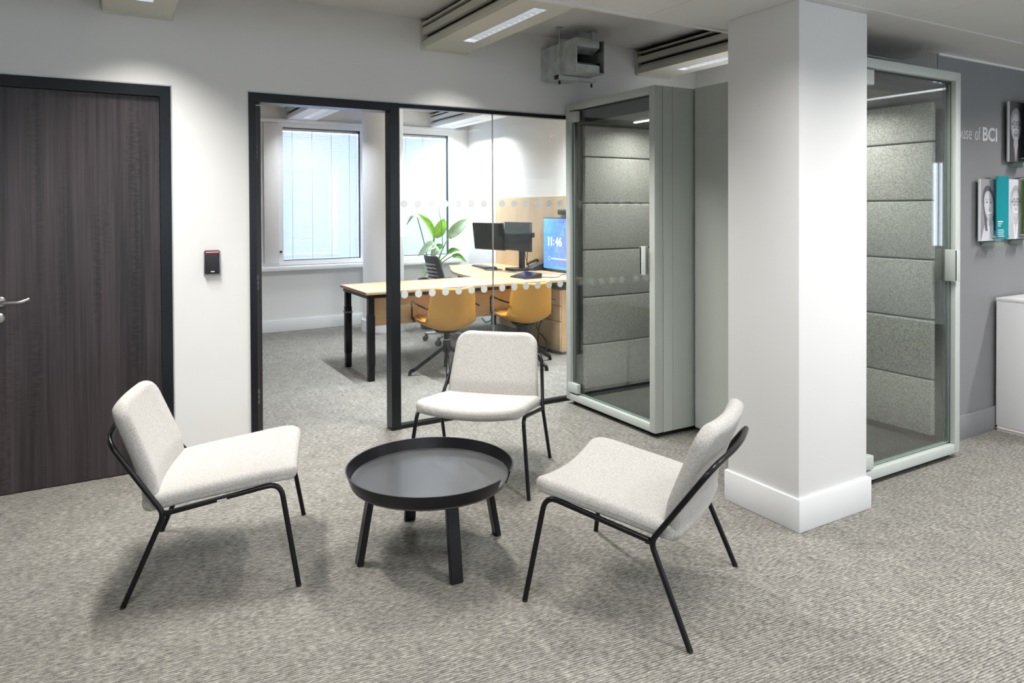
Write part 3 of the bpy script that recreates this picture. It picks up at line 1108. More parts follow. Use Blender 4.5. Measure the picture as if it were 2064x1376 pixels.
for x in (-0.022, DWi + 0.022):
    tube('threaded_rod', [(x, 0.185, -0.045), (x, 0.185, ZH - 2.46 - 0.004)], 0.0045, 'galvanised', dk, n=8)
    box('rod_plate', x - 0.022, x + 0.022, 0.163, 0.207, ZH - 2.46 - 0.006, ZH - 2.46, 'galvanised', dk)
    box('washer', x - 0.014, x + 0.014, 0.171, 0.199, -0.0345, -0.030, 'galvanised', dk)
    tube('rod_cap', [(x, 0.185, -0.066), (x, 0.185, -0.040)], 0.0085, 'plastic_black', dk, n=10)

# card reader on the wall
cr = thing('card_reader', 'small black card reader with red light on white wall', 'card reader', (0.524, YW, 1.118))
box('housing', 0, 0.082, -0.030, 0, 0, 0.140, 'plastic_black', cr, bevel=0.006)
box('status_light', 0.006, 0.076, -0.0315, -0.026, 0.127, 0.1335, 'reader_red', cr)
box('maker_label', 0.032, 0.052, -0.0315, -0.030, 0.012, 0.018, 'label_white', cr)
box('wall_plate', -0.004, 0.090, -0.006, 0, -0.012, 0.135, 'silver', cr, bevel=0.002)

# ================================================================== PHONE BOOTHS
def phone_booth(label, loc, rotz, D, side_seam=True):
    """local frame: door faces -y, x to the right, origin at front-left foot; width 1.0"""
    W, H, zb = 1.005, 2.29, 0.034
    o = thing('phone_booth', label, 'phone booth', loc, rotz, 'glass-fronted phone booths')
    box('plinth', 0.03, W - 0.03, 0.045, D - 0.03, 0, zb, 'plinth_black', o)
    # shell: sides, top, floor, back
    box('side_panel', 0.0, 0.045, 0.0722, D, zb, H, 'booth_paint', o)
    box('side_panel', W - 0.045, W, 0.0722, D, zb, H, 'booth_paint', o)
    box('back_panel', 0.045, W - 0.045, D - 0.045, D, zb, H, 'booth_paint', o)
    box('roof', 0.045, W - 0.045, 0.0722, D - 0.045, H - 0.05, H, 'booth_dark', o)
    fl_ = box('booth_floor', 0.045, W - 0.045, 0.066, D - 0.045, zb, zb + 0.03, 'booth_carpet', o)
    # front frame, proud and split from the sides by a dark seam
    fw_, fd = 0.052, 0.070
    boxes('front_frame', [(0, fw_, 0, fd, zb, H), (W - fw_, W, 0, fd, zb, H),
                          (fw_, W - fw_, 0, fd, zb, zb + fw_), (fw_, W - fw_, 0, fd, H - fw_, H)], 'booth_paint', o, bevel=0.003)
    boxes('frame_seam', [(0.004, W - 0.004, fd, 0.0722, zb + 0.004, H - 0.004)][:0] + [
        (0.003, 0.043, fd, 0.0722, zb, H - 0.003), (W - 0.043, W - 0.003, fd, 0.0722, zb, H - 0.003),
        (0.043, W - 0.043, fd, 0.0722, H - 0.04, H - 0.003)], 'plinth_black', o)
    if side_seam:
        for s in (-0.0012, W + 0.0002):
            box('panel_seam', s, s + 0.001, 0.154, 0.1555, zb, H, 'booth_seam', o)
    # felt wall pads, row by row, on both sides and the back
    zs = [0.105, 0.448, 0.811, 1.175, 1.535, 1.892, 2.135]
    for a, b_ in zip(zs, zs[1:]):
        box('felt_pad', 0.046, 0.090, 0.115, D - 0.09, a + 0.004, b_ - 0.004, 'felt', o, bevel=0.008, seg=3)
        box('felt_pad', W - 0.090, W - 0.046, 0.115, D - 0.09, a + 0.004, b_ - 0.004, 'felt', o, bevel=0.008, seg=3)
        box('felt_pad', 0.092, W - 0.092, D - 0.09, D - 0.046, a + 0.004, b_ - 0.004, 'felt', o, bevel=0.008, seg=3)
    boxes('felt_backing', [(0.045, 0.060, 0.0722, D - 0.046, zb + 0.03, H - 0.05), (W - 0.060, W - 0.045, 0.0722, D - 0.046, zb + 0.03, H - 0.05),
                           (0.060, W - 0.060, D - 0.060, D - 0.046, zb + 0.03, H - 0.05)], 'booth_dark', o)
    # inner ceiling with lamp
    box('inner_ceiling', 0.060, W - 0.060, 0.30, D - 0.060, 2.150, 2.200, 'booth_ceiling', o)
    box('ceiling_step', 0.060, W - 0.060, 0.0722, 0.30, 2.145, 2.235, 'booth_dark', o)
    lp = box('ceiling_lamp', 0.30, W - 0.30, 0.42, 0.445, 2.143, 2.150, 'lamp_strip', o)
    area_lamp('lamp', o, (W / 2, 0.52, 2.140), 0.40, 0.10, 8.0, (1.0, 0.98, 0.94), 165)
    # glass door
    dr = box('glass_door', fw_ + 0.012, W - fw_ - 0.012, 0.030, 0.040, zb + fw_ + 0.012, H - fw_ - 0.012, 'pane_booth', o)
    boxes('door_edge', [(fw_ + 0.012, W - fw_ - 0.012, 0.0295, 0.0405, zb + fw_ + 0.009, zb + fw_ + 0.012),
                        (fw_ + 0.009, fw_ + 0.012, 0.0295, 0.0405, zb + fw_ + 0.012, H - fw_ - 0.012),
                        (W - fw_ - 0.012, W - fw_ - 0.009, 0.0295, 0.0405, zb + fw_ + 0.012, H - fw_ - 0.012)], 'pane_edge', dr)
    boxes('door_seal', [(fw_, fw_ + 0.009, 0.028, 0.060, zb + fw_, H - fw_), (W - fw_ - 0.009, W - fw_, 0.028, 0.060, zb + fw_, H - fw_),
                        (fw_, W - fw_, 0.028, 0.060, H - fw_ - 0.010, H - fw_)], 'booth_dark', o)
    for z0, z1 in ((zb + fw_ + 0.012, zb + fw_ + 0.082), (H - fw_ - 0.09, H - fw_ - 0.012)):
        box('hinge_block', fw_ - 0.024, fw_ + 0.095, -0.006, 0.029, z0, z1, 'booth_paint', o, bevel=0.003)
    hd = box('door_handle', W - fw_ - 0.062, W - fw_ - 0.044, -0.030, 0.030, 1.06, 1.245, 'booth_paint', dr, bevel=0.003)
    box('handle_plate', W - fw_ - 0.062, W - fw_ - 0.006, -0.030, -0.024, 1.06, 1.245, 'booth_paint', dr, bevel=0.002)
    return o


# booth beside the glass: door faces left (-X); its far hinge side lies against the wall
phone_booth('grey-green phone booth facing left against the glazed partition', (3.085, 4.470, 0), -PI / 2, 1.20)
phone_booth('grey-green phone booth facing front, behind the square white column', (3.415, 2.280, 0), 0, 1.16)

# ================================================================== LOUNGE FURNITURE
def lounge_chair(label, loc, rotz):
    o = thing('lounge_chair', label, 'chair', loc, rotz, 'light grey lounge chairs')
    a1, yf, a2, yk, zk, a3, zr, a4, yb, a5, yt, zt = 0.3372, 0.4921, 0.2938, 0.4238, 0.4069, 0.3148, 0.3347, 0.3293, -0.1419, 0.2617, -0.2057, 0.6168
    r = 0.0105
    # seat pad
    seat_path = [(-0.085, 0.356), (-0.03, 0.361), (0.10, 0.377), (0.25, 0.391), (0.38, 0.404), (0.44, 0.407), (0.482, 0.398)]
    pad('seat', seat_path, lambda s: 0.292 + 0.012 * s, 0.058, 0.05, 0.075, lambda s: 0.008 + 0.030 * s, 'chair_cloth', o, seam='cloth_seam', square=True)
    back_path = [(-0.090, 0.335), (-0.080, 0.375), (-0.092, 0.45), (-0.122, 0.53), (-0.158, 0.62), (-0.190, 0.700), (-0.202, 0.736)]
    pad('backrest', back_path, lambda s: 0.283 - 0.034 * s, 0.062, 0.03, 0.085, lambda s: -0.028, 'chair_cloth', o)
    # tubular frame
    jx = a3
    for s in (-1, 1):
        tube('front_leg', round_path([(s * a1, yf, 0.004), (s * a2, yk, zk - 0.003), (s * (a3 - 0.006), 0.01, zr + 0.001)], [0, 0.055, 0]), r, 'metal_black', o)
        box('frame_bracket', *sorted((s * (a3 - 0.02), s * (a3 + 0.002))), -0.006, 0.020, zr - 0.010, zr + 0.006, 'metal_black', o)
        tube('foot_cap', [(s * a1, yf, 0.0), (s * a1, yf, 0.008)], r * 1.02, 'plastic_black', o)
        tube('foot_cap', [(s * a4, yb, 0.0), (s * a4, yb, 0.008)], r * 1.02, 'plastic_black', o)
    slab('maker_label', (0.3062 + r * 0.93, 0.19, 0.3612), (0.0016, 0.036, 0.0062), (0, -0.001, 0.0055), (0.0008, 0, 0), 'label_white', o)
    pts = [(a4, yb, 0.004), (a3, 0, zr), (a5 + 0.006, yt + 0.0, zt), (0, yt - 0.032, zt + 0.010), (-a5 - 0.006, yt, zt), (-a3, 0, zr), (-a4, yb, 0.004)]
    tube('back_frame', round_path(pts, [0, 0.03, 0.07, 0.16, 0.07, 0.03, 0], 8), r, 'metal_black', o)
    return o


lounge_chair('light grey lounge chair in front of the closed dark door', (0.2803, 3.2984, 0), -1.839)
lounge_chair('light grey lounge chair in front of the glazed partition', (1.9802, 3.6596, 0), 2.3761)
lounge_chair('light grey lounge chair beside the square white column', (1.9196, 2.0265, 0), 0.514)

# coffee table with rim
tb = thing('coffee_table', 'round black tray coffee table between the three lounge chairs', 'table', (1.243, 2.856, 0), math.radians(-5))
RT, zt0, zt1 = 0.366, 0.312, 0.376
bm = bmesh.new()
na = 120
gap0, gap1 = math.radians(-61 + 5), math.radians(-45 + 5)
prof_o = [(0.338, zt0), (0.345, zt0 + 0.008), (RT, zt1)]
A0, A1 = gap1, gap0 + 2 * PI
rows_ = []
for k in range(na + 1):
    a = A0 + (A1 - A0) * k / na
    ca, sa = math.cos(a), math.sin(a)
    pr = [(0.338, zt0), (0.346, zt0 + 0.010), (RT, zt1), (RT - 0.006, zt1), (0.347, zt0 + 0.016), (0.338, zt0 + 0.012)]
    rows_.append([bm.verts.new((r_ * ca, r_ * sa, z)) for r_, z in pr])
for a, b_ in zip(rows_, rows_[1:]):
    for i in range(6):
        bm.faces.new((a[i], a[(i + 1) % 6], b_[(i + 1) % 6], b_[i]))
bm.faces.new(rows_[0][::-1])
bm.faces.new(rows_[-1])
finish('rim', bm, 'table_black', tb, smooth=True, sharp=35)
lathe('table_top', [(0.0, zt0), (0.340, zt0), (0.344, zt0 + 0.004), (0.344, zt0 + 0.016), (0.342, zt0 + 0.018), (0.0, zt0 + 0.018)], 'table_top', tb, n=96, caps=False)
for k in range(4):
    a = k * PI / 2
    ca, sa = math.cos(a), math.sin(a)
    er, et = Vector((ca, sa, 0)), Vector((-sa, ca, 0))
    bm = bmesh.new()
    ring = []
    for z, rad in ((0.0, 0.318), (zt0, 0.262)):
        for u, v in ((-0.013, -0.026), (0.013, -0.026), (0.013, 0.026), (-0.013, 0.026)):
            q = er * (rad + u) + et * v
            ring.append(bm.verts.new((q.x, q.y, z)))
    for f in ((3, 2, 1, 0), (4, 5, 6, 7), (0, 1, 5, 4), (1, 2, 6, 5), (2, 3, 7, 6), (3, 0, 4, 7)):
        bm.faces.new([ring[i] for i in f])
    bmesh.ops.bevel(bm, geom=bm.edges[:], offset=0.003, segments=2, affect='EDGES')
    finish('leg', bm, 'table_black', tb, smooth=True, sharp=40)

# ================================================================== OFFICE FURNITURE
ZD = 0.78
# long desk in front
dk1 = thing('desk', 'long oak desk with black legs behind the glass', 'desk', (1.96, 5.86, 0))
DX, DY = 2.47, 0.76
box('desk_top', 0, DX, 0, DY, ZD - 0.026, ZD, 'oak_x', dk1, bevel=0.002)
box('modesty_panel', 0.10, DX - 0.45, 0.20, 0.218, 0.45, ZD - 0.028, 'oak_x', dk1)
boxes('frame_rail', [(0.05, DX - 0.05, 0.055, 0.095, ZD - 0.062, ZD - 0.027), (0.05, DX - 0.05, DY - 0.11, DY - 0.07, ZD - 0.062, ZD - 0.027),
                     (0.02, 0.07, 0.03, DY - 0.03, ZD - 0.06, ZD - 0.027), (DX - 0.08, DX - 0.03, 0.03, DY - 0.03, ZD - 0.06, ZD - 0.027)], 'metal_black', dk1)
for lx_ in (0.028, DX - 0.088):
    for ly_ in (0.022, DY - 0.082):
        l = box('leg', lx_, lx_ + 0.060, ly_, ly_ + 0.060, 0.135, 0.575, 'metal_black', dk1, bevel=0.002)
        box('leg_upper', lx_ + 0.004, lx_ + 0.056, ly_ + 0.004, ly_ + 0.056, 0.575, ZD - 0.027, 'metal_black', l)
        box('leg_foot', lx_ + 0.004, lx_ + 0.056, ly_ + 0.004, ly_ + 0.056, 0.0, 0.135, 'metal_black', l)
box('adjustment_clip', 0.024, 0.092, DY - 0.086, DY - 0.018, 0.515, 0.53, 'plastic_grey', dk1)

# return desk along the right wall
dk2 = thing('desk', 'oak return desk with two monitors along the right wall', 'desk', (0, 0, 0))
poly = [(4.455, 6.625), (4.455, 8.12), (3.80, 8.12), (3.70, 7.86), (3.56, 7.55), (3.45, 7.25), (3.395, 6.95), (3.38, 6.625)]
prism('desk_top', poly, ZD - 0.026, ZD, 'oak', dk2, bevel=0.0015)
boxes('frame_rail', [(3.6, 4.40, 6.72, 6.76, ZD - 0.062, ZD - 0.027), (3.9, 4.40, 7.98, 8.02, ZD - 0.062, ZD - 0.027),
                     (4.2, 4.24, 6.76, 7.98, ZD - 0.062, ZD - 0.027)], 'metal_black', dk2)
for x, y in ((3.90, 7.98), (4.37, 7.98), (4.37, 6.74)):
    l = box('leg', x - 0.03, x + 0.03, y - 0.03, y + 0.03, 0.135, 0.575, 'metal_black', dk2)
    box('leg_upper', x - 0.026, x + 0.026, y - 0.026, y + 0.026, 0.575, ZD - 0.027, 'metal_black', l)
    box('leg_foot', x - 0.026, x + 0.026, y - 0.026, y + 0.026, 0.0, 0.135, 'metal_black', l)

# pedestal under the long desk
pd = thing('drawer_pedestal', 'oak drawer pedestal under the right end of the long desk', 'pedestal', (4.03, 5.95, 0))
box('carcass', 0.018, 0.40, 0, 0.55, 0.03, 0.66, 'oak', pd)
for a, b_ in ((0.035, 0.335), (0.342, 0.495), (0.502, 0.655)):
    f_ = box('drawer', 0.0, 0.018, 0.004, 0.546, a, b_, 'oak', pd, bevel=0.002)
    box('drawer_handle', -0.006, 0.0, 0.20, 0.35, b_ - 0.03, b_ - 0.018, 'silver', f_)
box('plinth', 0.03, 0.39, 0.02, 0.53, 0, 0.03, 'plastic_grey', pd)

# oak wall panel and screen
wp = box('wall_panel', XR - 0.016, XR, 4.70, 8.07, 0.0, 1.632, 'oak_wall')
tag(wp, 'oak veneer wall panel behind the monitors', 'wall panel')

tv = thing('wall_screen', 'wall-mounted screen showing the time on a blue background', 'screen', (XR - 0.018, 6.845, 0.804), -PI / 2)
# local: x along -Y (towards the camera), y = -> +X ... facing -X
TVW, TVH = 1.04, 0.586
box('screen_body', 0, TVW, -0.045, 0.0, 0, TVH, 'plastic_black', tv, bevel=0.004)


def tv_paint(u, v):
    import math as m
    base = (0.03 + 0.10 * (1 - u), 0.20 + 0.26 * (1 - u) * (0.5 + 0.5 * v), 0.72 + 0.2 * v)
    X, Y = u * 1.77, v
    s = 0.19
    a = (X + 0.577 * Y) / s
    b2 = (X - 0.577 * Y) / s
    c2 = (1.155 * Y) / s
    h = (m.floor(a) * 37 + m.floor(b2) * 17 + m.floor(c2) * 7) % 11
    k = 0.86 + 0.028 * h
    vio = max(0.0, 1 - abs(u - 0.42) * 2.2) * (0.35 + 0.065 * (h % 5))
    col = [base[0] * k + 0.10 * vio, base[1] * k * (1 - 0.55 * vio), base[2] * k]
    if v < 0.06:
        col = [0.10, 0.34, 0.80]
    return [min(1, max(0, q)) for q in col]


sc = paint_grid('screen_image', TVW - 0.018, TVH - 0.018, 110, 62, tv_paint, 'screen_print', tv)
sc.location = (0.009, -0.0462, 0.009)
for ch, x0, wd, zz, hh in (('1', 0.096, 0.023, 0.258, 0.100), ('1', 0.152, 0.023, 0.258, 0.100), (':', 0.203, 0.014, 0.268, 0.062),
                            ('4', 0.240, 0.060, 0.258, 0.100), ('6', 0.310, 0.060, 0.257, 0.102)):
    tx = text_mesh('clock_digit' if ch != ':' else 'clock_colon', ch, 0.155, 'screen_white', sc, 0.001, bold=0.0012)
    tx.rotation_euler = (PI / 2, 0, 0)
    fit_text(tx, wd, hh)
    tx.location = (x0, -0.001, zz)
bm = bmesh.new()
xq = 0.162
while xq < 0.52:
    wq = random.uniform(0.012, 0.04)
    add_box(bm, xq, xq + wq, -0.002, -0.001, 0.112, 0.122)
    xq += wq + 0.007
k_ = finish('caption_line', bm, 'screen_white', sc)
k_['kind'] = 'stuff'
bm = bmesh.new()
for k in range(28):
    a0, a1 = 2 * PI * k / 28, 2 * PI * (k + 1) / 28
    vs = [bm.verts.new((0.118 + r_ * math.cos(a), -0.001, 0.118 + r_ * math.sin(a))) for r_, a in ((0.024, a0), (0.024, a1), (0.021, a1), (0.021, a0))]
    bm.faces.new(vs)
finish('status_ring', bm, 'screen_white', sc)
cb = thing('conference_camera', 'black camera bar above the wall screen', 'camera', (XR - 0.018, 6.52, 1.425), -PI / 2)
box('camera_body', 0, 0.40, -0.075, -0.005, 0.0, 0.062, 'plastic_black', cb, bevel=0.018, seg=4)
box('camera_bracket', 0.10, 0.30, -0.03, 0.0, -0.035, 0.0, 'plastic_black', cb)
le = lathe('lens', [(0.0, 0.0), (0.016, 0.0), (0.018, 0.006), (0.0, 0.008)], 'screen_off', cb, n=20, caps=False)
le.rotation_euler = (PI / 2, 0, 0)
le.location = (0.20, -0.075, 0.031)

# monitors on one stand
def monitor(label, ctr, face, tilt, arm):
    """local: screen faces -y; width along x"""
    o = thing('monitor', label, 'monitor', ctr, face, 'desk monitors')
    o.rotation_euler = (tilt, 0, face)
    tube('support_arm', [(0, 0.040, 0), (arm[0] * 0.5, arm[1] + 0.005, 0), (arm[0], arm[1], 0)], 0.016, 'plastic_black', o)
    box('bezel', -0.275, 0.275, -0.012, 0.022, -0.160, 0.160, 'plastic_black', o, bevel=0.004)
    box('display', -0.268, 0.268, -0.0132, -0.011, -0.145, 0.153, 'screen_off', o)
    box('mount_plate', -0.06, 0.06, 0.022, 0.045, -0.06, 0.06, 'plastic_black', o)
    box('maker_badge', -0.02, 0.02, -0.0135, -0.012, -0.155, -0.150, 'plastic_grey', o)
    return o


# facing -X: local -y -> -X means rotate by -90 deg
monitor('right-hand dark monitor over the stand foot, by the wall screen', (4.005, 6.75, 1.185), -PI / 2, 0.0, (-0.20, 0.150))
monitor('left-hand dark monitor, turned slightly towards the chair', (3.955, 7.335, 1.170), -PI / 2 + math.radians(11), math.radians(7), (0.355, 0.118))
ms = thing('monitor_stand', 'black twin monitor stand with cables on the return desk', 'stand', (4.19, 6.98, ZD))
box('stand_foot', -0.15, 0.045, -0.10, 0.115, 0, 0.032, 'plastic_black', ms, bevel=0.004)
box('stand_pole', -0.025, 0.025, -0.045, 0.020, 0.032, 0.50, 'plastic_black', ms, bevel=0.006)
tube('cable', round_path([(0.02, -0.05, 0.36), (0.035, -0.085, 0.20), (0.01, -0.10, 0.08), (0.05, -0.12, 0.036)], 0.06), 0.005, 'plastic_black', ms, n=8)
tube('cable', round_path([(0.01, -0.05, 0.30), (0.00, -0.095, 0.15), (0.03, -0.13, 0.034), (0.08, -0.20, 0.006)], 0.06), 0.004, 'plastic_black', ms, n=8)
wc = thing('webcam', 'small black webcam clipped beside the right-hand monitor', 'webcam', (4.02, 6.455, 1.21))
box('webcam_body', -0.02, 0.02, -0.018, 0.018, -0.03, 0.03, 'plastic_black', wc, bevel=0.012, seg=4)
box('webcam_clip', -0.012, 0.012, 0.014, 0.04, -0.008, 0.008, 'plastic_black', wc)

kb = thing('keyboard', 'dark keyboard lying on the return desk', 'keyboard', (4.02, 7.60, ZD), math.radians(-97))
box('keyboard_body', -0.225, 0.225, -0.07, 0.07, 0.0, 0.016, 'plastic_black', kb, bevel=0.004)
bm = bmesh.new()
for r_ in range(5):
    for c_ in range(19):
        add_box(bm, -0.215 + c_ * 0.0227, -0.215 + c_ * 0.0227 + 0.019, -0.058 + r_ * 0.0235, -0.058 + r_ * 0.0235 + 0.019, 0.016, 0.021)
k_ = finish('keys', bm, 'plastic_grey', kb)
k_['kind'] = 'stuff'
mp_ = thing('mouse_pad', 'thin black mouse pad beside the keyboard', 'mouse pad', (3.965, 7.24, ZD))
lathe('pad_disc', [(0.0, 0), (0.105, 0), (0.108, 0.003), (0.105, 0.006), (0.0, 0.006)], 'plastic_black', mp_, n=32, caps=False)
mo = thing('mouse', 'black computer mouse resting on the mouse pad', 'mouse', (3.98, 7.24, ZD + 0.006), math.radians(-90))
bm = bmesh.new()
bmesh.ops.create_uvsphere(bm, u_segments=20, v_segments=12, radius=1)
for v in bm.verts:
    v.co = Vector((v.co.x * 0.052, v.co.y * 0.031, max(0, v.co.z) * 0.034))
finish('mouse_body', bm, 'plastic_black', mo, smooth=True)
box('scroll_wheel', 0.026, 0.038, -0.004, 0.004, 0.020, 0.034, 'plastic_grey', mo)

ph = thing('desk_phone', 'black desk phone beside the monitor stand', 'telephone', (4.355, 6.96, ZD), math.radians(-92))
bm = bmesh.new()
prof = [(-0.09, 0.0), (-0.09, 0.02), (0.08, 0.085), (0.10, 0.08), (0.10, 0.0)]
A = [bm.verts.new((-0.085, y, z)) for y, z in prof]
B = [bm.verts.new((0.085, y, z)) for y, z in prof]
for i in range(5):
    bm.faces.new((A[i], A[(i + 1) % 5], B[(i + 1) % 5], B[i]))
bm.faces.new(A[::-1]); bm.faces.new(B)
finish('phone_body', bm, 'plastic_black', ph)
tube('handset', round_path([(-0.06, -0.06, 0.05), (-0.06, -0.05, 0.075), (-0.06, 0.07, 0.112), (-0.06, 0.085, 0.095)], 0.02), 0.016, 'plastic_black', ph)
bm = bmesh.new()
for r_ in range(5):
    for c_ in range(4):
        y = -0.06 + r_ * 0.026
        z = 0.0205 + (y + 0.09) * 0.3824
        add_box(bm, -0.025 + c_ * 0.024, -0.009 + c_ * 0.024, y, y + 0.016, z + 0.004, z + 0.010)
k_ = finish('phone_keys', bm, 'silver', ph)
k_['kind'] = 'stuff'

# touch controller on the long desk
tp = thing('touch_controller', 'black wedge-shaped touch controller on the long desk', 'touch panel', (3.795, 6.225, ZD), math.radians(-88))
bm = bmesh.new()
prof = [(-0.105, 0.0), (-0.105, 0.010), (0.085, 0.054), (0.10, 0.048), (0.095, 0.0)]
A = [bm.verts.new((-0.145, y, z)) for y, z in prof]
B = [bm.verts.new((0.145, y, z)) for y, z in prof]
for i in range(5):
    bm.faces.new((A[i], A[(i + 1) % 5], B[(i + 1) % 5], B[i]))
bm.faces.new(A[::-1]); bm.faces.new(B)
finish('controller_body', bm, 'plastic_black', tp)
sl = (0.054 - 0.010) / 0.19
slab('touch_screen', (-0.132, -0.095, 0.010 + 0.010 * sl + 0.0006), (0.264, 0, 0), (0, 0.17, 0.17 * sl), (0, -0.0003, 0.0012), 'touch_blue', tp)
ca_ = tube('controller_cable', round_path([(3.91, 6.20, ZD + 0.005), (4.06, 6.02, ZD + 0.004), (4.16, 6.10, ZD + 0.03), (4.26, 6.05, ZD + 0.004), (4.40, 6.20, ZD + 0.004)], 0.08), 0.0035, 'plastic_black', None, n=8)
tag(ca_, 'thin dark cable running from the touch controller to the wall', 'cable')


# amber swivel chairs
def swivel_chair(label, loc, rotz, base_rot, pedestal=False):
    o = thing('swivel_chair', label, 'chair', loc, rotz, 'amber leather swivel chairs')
    # shell: one bent leather bucket from seat front to back top
    path = [(0.265, 0.470), (0.245, 0.462), (0.12, 0.440), (0.0, 0.425), (-0.09, 0.424), (-0.150, 0.440), (-0.188, 0.480), (-0.205, 0.535), (-0.218, 0.62), (-0.235, 0.72), (-0.252, 0.805)]
    path = path[::-1]

    def wf(s):
        # s=0 at back top, 1 at seat front
        return 0.205 + 0.035 * min(1, s / 0.45) if s < 0.45 else 0.24

    # back of the bucket bows forwards at the sides, seat sides rise
    pad('shell', path, wf, 0.034, 0.05, 0.06, lambda s: 0.085 if s < 0.4 else 0.085 - 0.05 * (s - 0.4) / 0.6, 'leather', o, rows=40, across=13)
    seatp = [(-0.150, 0.478), (-0.05, 0.468), (0.10, 0.472), (0.235, 0.492), (0.255, 0.490)]
    pad('seat_cushion', seatp, lambda s: 0.205, 0.036, 0.05, 0.05, lambda s: 0.012, 'leather', o)
    # wire armrests
    for s in (-1, 1):
        tube('armrest', round_path([(s * 0.232, 0.20, 0.470), (s * 0.258, 0.195, 0.505), (s * 0.272, 0.165, 0.665), (s * 0.262, 0.0, 0.640), (s * 0.245, -0.165, 0.630)], [0, 0.02, 0.035, 0.08, 0]), 0.0085, 'metal_black', o, n=10)
    # centre column and four-star base
    lathe('seat_mount', [(0.0, 0.420), (0.125, 0.415), (0.10, 0.390), (0.03, 0.375), (0.0, 0.375)], 'metal_black', o, n=24, caps=False)
    if pedestal:
        lathe('lift_housing', [(0.075, 0.27), (0.078, 0.39)], 'plastic_black', o, n=24)
    lathe('gas_column', [(0.024, 0.27), (0.024, 0.38)], 'metal_black', o, n=20)
    lathe('column_collar', [(0.026, 0.315), (0.029, 0.317), (0.029, 0.323), (0.026, 0.325)], 'chrome', o, n=20, caps=False)
    lathe('hub', [(0.034, 0.205), (0.036, 0.24), (0.033, 0.315), (0.0, 0.315)], 'metal_black', o, n=20)
    for k in range(4):
        a = base_rot + k * PI / 2 - rotz
        ca, sa = math.cos(a), math.sin(a)
        P = lambda r_, z: (r_ * ca, r_ * sa, z)
        tube('base_leg', round_path([P(0.015, 0.255), P(0.07, 0.215), P(0.29, 0.052), P(0.325, 0.040), P(0.333, 0.0)], [0, 0.04, 0.03, 0.02, 0]), 0.017, 'metal_black', o, n=10)
    return o


swivel_chair('amber leather swivel chair in front of the long desk, nearer the doorway', (2.684, 5.786, 0), math.radians(-3), math.radians(67))
swivel_chair('amber leather swivel chair tucked in close to the phone booth', (3.49, 5.77, 0), math.radians(-3), math.radians(8), True)


# black task chair at the return desk
def task_chair():
    o = thing('task_chair', 'black mesh-back task chair beside the plant', 'chair', (3.42, 7.22, 0), -PI / 2)
    # local: faces +y, so rotated -90 faces +X
    pad('seat', [(-0.22, 0.455), (0.0, 0.448), (0.18, 0.456), (0.24, 0.445)], lambda s: 0.235, 0.06, 0.06, 0.08, lambda s: 0.01, 'mesh_black', o)
    bp = [(-0.185, 0.56), (-0.205, 0.66), (-0.225, 0.76), (-0.255, 0.87), (-0.285, 0.975)]
    bk = pad('backrest', bp, lambda s: 0.215 - 0.02 * s, 0.022, 0.06, 0.05, lambda s: -0.03, 'mesh_black', o)
    for k in range(7):
        f = 0.18 + 0.1 * k
        z = 0.56 + (0.975 - 0.56) * f
        y = -0.178 - 0.11 * f
        tube('back_rib', [(-0.13, y + 0.000, z - 0.004), (-0.06, y - 0.038, z + 0.006), (0.0, y - 0.046, z + 0.008), (0.06, y - 0.038, z + 0.006), (0.13, y, z - 0.004)], 0.004, 'silver', bk, n=6)
    for k in range(7):
        f = 0.18 + 0.1 * k
        z = 0.56 + (0.975 - 0.56) * f
        y = -0.205 - 0.11 * f
        tube('rear_rib', [(-0.14, y - 0.010, z + 0.006), (-0.05, y - 0.0, z - 0.006), (0.05, y - 0.0, z - 0.006), (0.14, y - 0.010, z + 0.006)], 0.003, 'silver', bk, n=6)
    tube('back_support', round_path([(0, -0.05, 0.40), (0, -0.24, 0.42), (0, -0.25, 0.62)], 0.06), 0.024, 'plastic_black', o)
    for s in (-1, 1):
        tube('arm_post', round_path([(s * 0.20, 0.0, 0.42), (s * 0.29, 0.0, 0.43), (s * 0.29, 0.0, 0.665)], 0.05), 0.018, 'plastic_black', o)
        box('arm_pad', *sorted((s * 0.25, s * 0.33)), -0.13, 0.13, 0.665, 0.692, 'plastic_black', o, bevel=0.01)
    lathe('gas_column', [(0.03, 0.10), (0.03, 0.30), (0.02, 0.30), (0.02, 0.42)], 'plastic_black', o, n=16)
    lathe('hub', [(0.05, 0.075), (0.05, 0.12), (0.03, 0.13)], 'silver', o, n=16)
    for k in range(5):
        a = 2 * PI * k / 5 + 0.30
        ca, sa = math.cos(a), math.sin(a)
        tube('base_arm', [(0.02 * ca, 0.02 * sa, 0.105), (0.30 * ca, 0.30 * sa, 0.082)], 0.017, 'silver', o, n=10, rscale=[1.3, 0.8])
        w = box('caster_fork', 0.30 * ca - 0.012, 0.30 * ca + 0.012, 0.30 * sa - 0.012, 0.30 * sa + 0.012, 0.05, 0.085, 'plastic_black', o)
        for dx in (-0.018, 0.018):
            wh = lathe('wheel', [(0.0, -0.010), (0.024, -0.010), (0.0285, -0.006), (0.0285, 0.006), (0.024, 0.010), (0.0, 0.010)], 'plastic_black', w, n=20, caps=False)
            wh.rotation_euler = (PI / 2, 0, a)
            wh.location = (0.31 * ca - dx * sa, 0.31 * sa + dx * ca, 0.0295)
    return o


task_chair()

